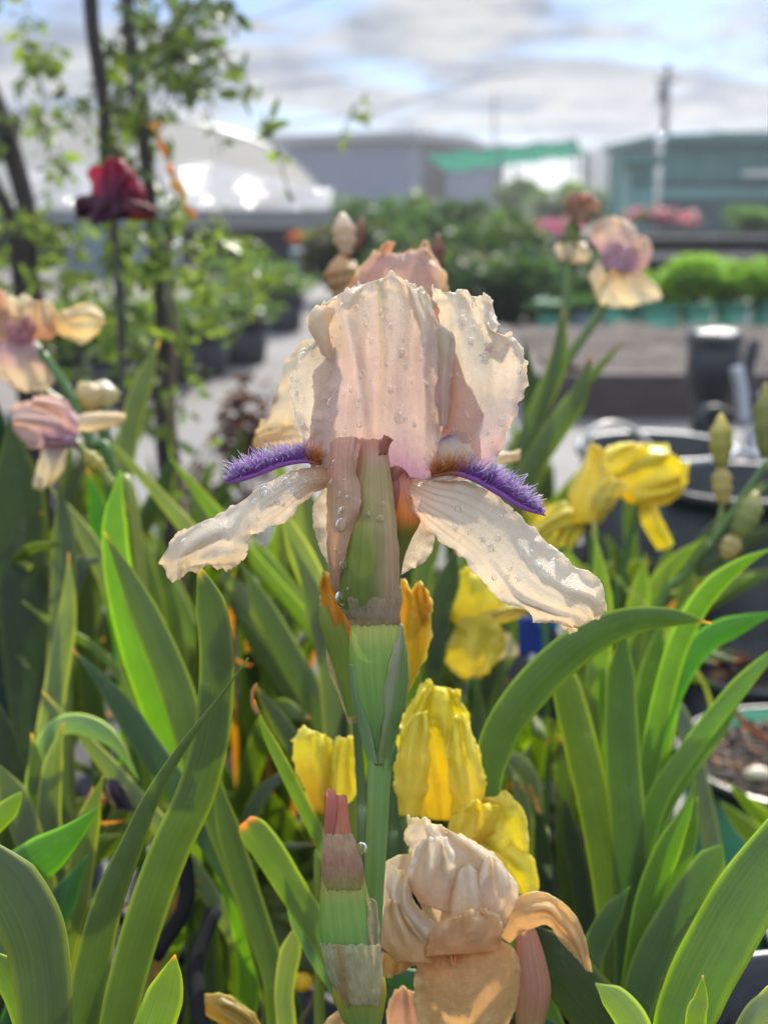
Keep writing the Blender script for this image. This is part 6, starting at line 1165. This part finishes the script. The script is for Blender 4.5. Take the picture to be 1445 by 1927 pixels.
# moulded marks on the green pot's side
b = MB()
for k in range(14):
    a = -math.pi / 2 - .75 + k * .05; z = gp.z * .62 + .005 * math.sin(k * 1.7); rr = .112 * .905 + .0008
    c = Vector((gp.x + rr * math.cos(a), gp.y + rr * math.sin(a), z)); tx = Vector((-math.sin(a), math.cos(a), 0)); w2, h2 = .002, (.008 if k % 3 else .003)
    b.tube([c - tx * w2 * (k % 2) + Vector((0, 0, h2)), c + tx * w2 - Vector((0, 0, h2))], .0006, 5)
b.build('moulded_mark', M_black, gt2)
# nearby rims on the right
for px, py, d, r, lb in [(1420, 1248, 1.42, .085, 'black pot with a glinting rim above the green pot'), (1560, 1960, .62, .075, 'black pot with a grey rim in the bottom right corner')]:
    q = P(px, py, d); pot('nursery_pot', lb, q.x, q.y, r, q.z, M_black, rimmat=solid_mat('glossy_rim', (.05, .052, .055), rough=.3), group=None, rim=.004)
# loose bark, dead leaves and a yellow scrap on the dark ground
b = MB(); rnd = random.Random(77)
for _ in range(900):
    chip(b, Vector((rnd.uniform(-.8, .8), rnd.uniform(.3, 2.4), .014)), rnd.uniform(.003, .009), rnd)
tag(b.build('bark_litter', M_bark, smooth=False), kind='stuff')
q = P(568, 1848, .66); t = MB().lathe(0, 0, [(max(1e-4, .006 * math.sin(i / 8 * math.pi)), -.004 * math.cos(i / 8 * math.pi)) for i in range(9)], 12, (.85, .6, .03)).build('petal_scrap', M_yellow); t.location = q; tag(t, 'tiny yellow petal scrap caught low between the leaves left of the bud', 'petal')
t = empty('dead_leaf', P(430, 1900, .52), 'curled yellow brown dead leaf at the bottom left of the bud', 'dead leaf')
npet(t, [[(385, 1870, 0), (386, 1890, -6), (388, 1910, 0)], [(420, 1872, 0), (420, 1900, -12), (420, 1930, 0)], [(470, 1900, 0), (462, 1925, -12), (450, 1955, 0)], [(500, 1950, 0), (490, 1960, -4), (480, 1970, 0)]], (.5, .35, .08), (.42, .30, .08), .52, nm='blade', nu=20, nv=30, seed=95, mat=M_bract)
for k, (pp, lb) in enumerate([([(1380, 1335, .95), (1410, 1370, .95), (1460, 1400, .95)], 'dry orange brown stalk leaning in the green pot'), ([(600, 1830, .62), (590, 1880, .62), (565, 1927, .62), (560, 1980, .62)], 'thin dry tendril by the bottom of the bud'), ]):
    o = MB().tube(smooth_path([P(*p) for p in pp], 14), .0022 if k == 0 else .0012, 7, (.40, .17, .07) if k == 0 else (.3, .22, .12)).build('dry_stalk', M_bract); tag(o, lb, 'dry stalk')
t = empty('black_hose', P(380, 1750, .62), 'thin black drip hose bending between the pots at the lower left', 'hose')
MB().tube(smooth_path([P(*p) for p in [(345, 1600, .64), (350, 1700, .62), (290, 1800, .6)]], 14), .004).build('hose', M_rubber, t); MB().tube(smooth_path([P(*p) for p in [(405, 1715, .62), (370, 1800, .6), (372, 1880, .58), (385, 1960, .56)]], 14), .004).build('hose', M_rubber, t)
t = empty('withered_bloom', P(220, 1500, .66), 'withered violet bloom collapsed among the lower left leaves', 'withered bloom')
npet(t, [[(200, 1470, 0), (210, 1465, -4), (225, 1470, 0)], [(205, 1500, 0), (222, 1500, -8), (245, 1500, 0)], [(220, 1525, 0), (245, 1530, -8), (265, 1535, 0)]], (.16, .12, .20), (.10, .07, .14), .66, nm='petal', nu=16, nv=20, seed=96, ruf=8)
spent(t, P(190, 1485, .64), P(170, 1530, .64), .005, (.45, .25, .12), (.5, .25, .12))

# ================================================================== CLIMBER ON STAKES, LEFT
M_barkt = solid_mat('climber_bark', (0.055, 0.045, 0.038), rough=.9, scale=40, bump=.8)
def leafset(b, p, s, rnd, col):
    a = Vector((rnd.gauss(0, 1), rnd.gauss(0, 1), rnd.gauss(-.5, .8))).normalized(); e = a.cross(Vector((rnd.gauss(0, 1), rnd.gauss(0, 1), rnd.gauss(0, 1)))).normalized(); nn_ = a.cross(e)
    f = rnd.uniform(.6, 1.35); cc = (col[0] * f, col[1] * f, col[2] * f)
    vs = [p, p + a * s * .35 + e * s * .24 + nn_ * s * .06, p + a * s * .75 + e * s * .2 + nn_ * s * .02, p + a * s * 1.1, p + a * s * .75 - e * s * .2 + nn_ * s * .02, p + a * s * .35 - e * s * .24 + nn_ * s * .06]
    b.add(vs, [(0, 1, 2, 3), (0, 3, 4, 5)], [cc] * 6)
def climber(label, trunks, regions, d, seed, ls=.018, cat='climbing plant', z_end=.2, col=(0.10, 0.17, 0.04)):
    rnd = random.Random(seed); base = G(trunks[0][0][-1][0], trunks[0][0][-1][1] + 30, .2); t = empty('climber', P(trunks[0][0][-1][0], trunks[0][0][-1][1], d), label, cat)
    for pp, w0, w1, nm in trunks:
        ps = [P(x, y, d + dd) for (x, y), dd in [((p[0], p[1]), p[2] if len(p) > 2 else 0) for p in pp]]
        ps += [] if nm == 'branch' else [Vector((ps[-1].x, ps[-1].y + .02, .008))]; sm = smooth_path(ps, 24)
        MB().tube([p + Vector((noise.noise(p * 9) * .006, 0, 0)) for p in sm], [(w0 + (w1 - w0) * i / 23) * d / F / 2 for i in range(24)], 9).build(nm, M_barkt if nm != 'stake' else M_stake, t)
    b = MB(); tw = MB()
    for (x0, y0, x1, y1, n, c) in regions:
        for k in range(max(1, n // 14)):
            cx, cy, cd = rnd.uniform(x0, x1), rnd.uniform(y0, y1), d + rnd.uniform(-.14, .18); pv = P(cx, cy, cd)
            q = pv + Vector((rnd.uniform(-.05, .05), rnd.uniform(-.03, .03), rnd.uniform(-.10, .06))); tw.tube([pv, pv.lerp(q, .5) + Vector((0, 0, .008)), q], [.0012, .001, .0006], 4)
            for _ in range(14):
                s_ = rnd.random(); leafset(b, pv.lerp(q, s_) + Vector((rnd.gauss(0, .005), rnd.gauss(0, .005), rnd.gauss(0, .005))), ls * rnd.choice((.4, .6, .8, 1.0, 1.5)), rnd, mix(c, col, rnd.random() * .4))
    b.build('foliage', M_fol, t, smooth=False); tw.build('twig', M_twig, t)['kind'] = 'stuff'; return t
M_stake = solid_mat('bamboo_stake', (0.16, 0.11, 0.075), rough=.8, scale=30)
LGR = (.12, .17, .045); DGR = (.05, .075, .035)
climber('leafy climber on two dark stems rising past the maroon iris', [([(170, -40), (182, 120), (200, 260), (212, 420), (220, 560), (235, 760)], 30, 16, 'trunk'), ([(238, -40), (250, 120), (272, 280), (290, 450), (300, 600), (310, 780), (312, 900)], 26, 26, 'trunk'), ([(262, 60), (330, 40), (400, -10)], 8, 5, 'branch'), ([(320, 440), (322, 600), (330, 760), (335, 900)], 14, 14, 'stake'), ([(285, 470, .1), (300, 640, .1), (318, 860, .1)], 10, 12, 'stake')],
 [(230, -30, 420, 120, 420, DGR), (250, 60, 400, 190, 240, DGR), (180, 60, 270, 330, 170, LGR), (400, 80, 480, 200, 24, LGR), (440, 180, 540, 260, 30, LGR), (150, 180, 250, 330, 90, DGR), (230, 400, 420, 560, 230, LGR), (330, 430, 540, 620, 120, LGR), (200, 440, 320, 700, 150, LGR), (620, 250, 700, 270, 14, LGR), (300, 540, 440, 660, 60, (.16, .22, .05)), (360, 640, 420, 740, 20, LGR), (330, 800, 400, 860, 60, LGR)], 1.5, 5)
climber('climber with a leaning dark trunk at the left photo edge', [([(-40, 120), (0, 210), (30, 310), (50, 420), (62, 560), (70, 760)], 40, 34, 'trunk'), ([(-20, 330), (20, 420), (40, 560), (45, 700)], 26, 24, 'trunk'), ([(60, 480), (80, 560), (90, 700)], 12, 12, 'stake')],
 [(-30, -20, 110, 60, 60, LGR), (40, 60, 130, 300, 170, LGR), (-20, 400, 140, 600, 320, LGR), (60, 130, 120, 240, 60, DGR), (110, 430, 230, 600, 200, LGR), (-20, 240, 60, 400, 70, DGR), (70, 560, 230, 720, 120, DGR)], 1.75, 6)
t = empty('ribbon', P(330, 320, 1.3), 'twisted orange yellow ribbon hanging before the shiny greenhouse', 'ribbon')
rp = smooth_path([P(292, 232, 1.3), P(300, 262, 1.29), P(318, 310, 1.31), P(338, 360, 1.29), P(366, 408, 1.3)], 40); g = []
for i, p in enumerate(rp):
    a = i / 39 * 9 + .5; h_ = (.007 if 4 < i < 34 else .010) * (.7 + .3 * math.cos(i * .9)); dv = Vector((math.cos(a) * .8 + .2, math.sin(a), .1)); g.append([p - dv * h_, p, p + dv * h_])
MB().grid(g).build('band', plant_mat('ribbon', trans=(1.2, 1, .6), tfac=.5, vstr=0, bump=0, base=(.75, .40, .04)), t, solid=.0008)
MB().tube([P(290, 236, 1.31), P(276, 215, 1.42)], .002).build('string', M_twig, t)

# ------------------------------------------------------------------ morning haze
hz_ = bpy.data.materials.new('haze'); hz_.use_nodes = True; nt = hz_.node_tree; nt.nodes.clear()
o = N(nt, 'ShaderNodeOutputMaterial'); v = N(nt, 'ShaderNodeVolumePrincipled'); v.inputs['Color'].default_value = (.93, .95, 1, 1); v.inputs['Density'].default_value = 0.0019; v.inputs['Anisotropy'].default_value = 0.45
nt.links.new(v.outputs[0], o.inputs['Volume'])
tag(MB().box(-320, -8, -1, 320, 620, 9).build('haze', hz_, smooth=False), kind='stuff')
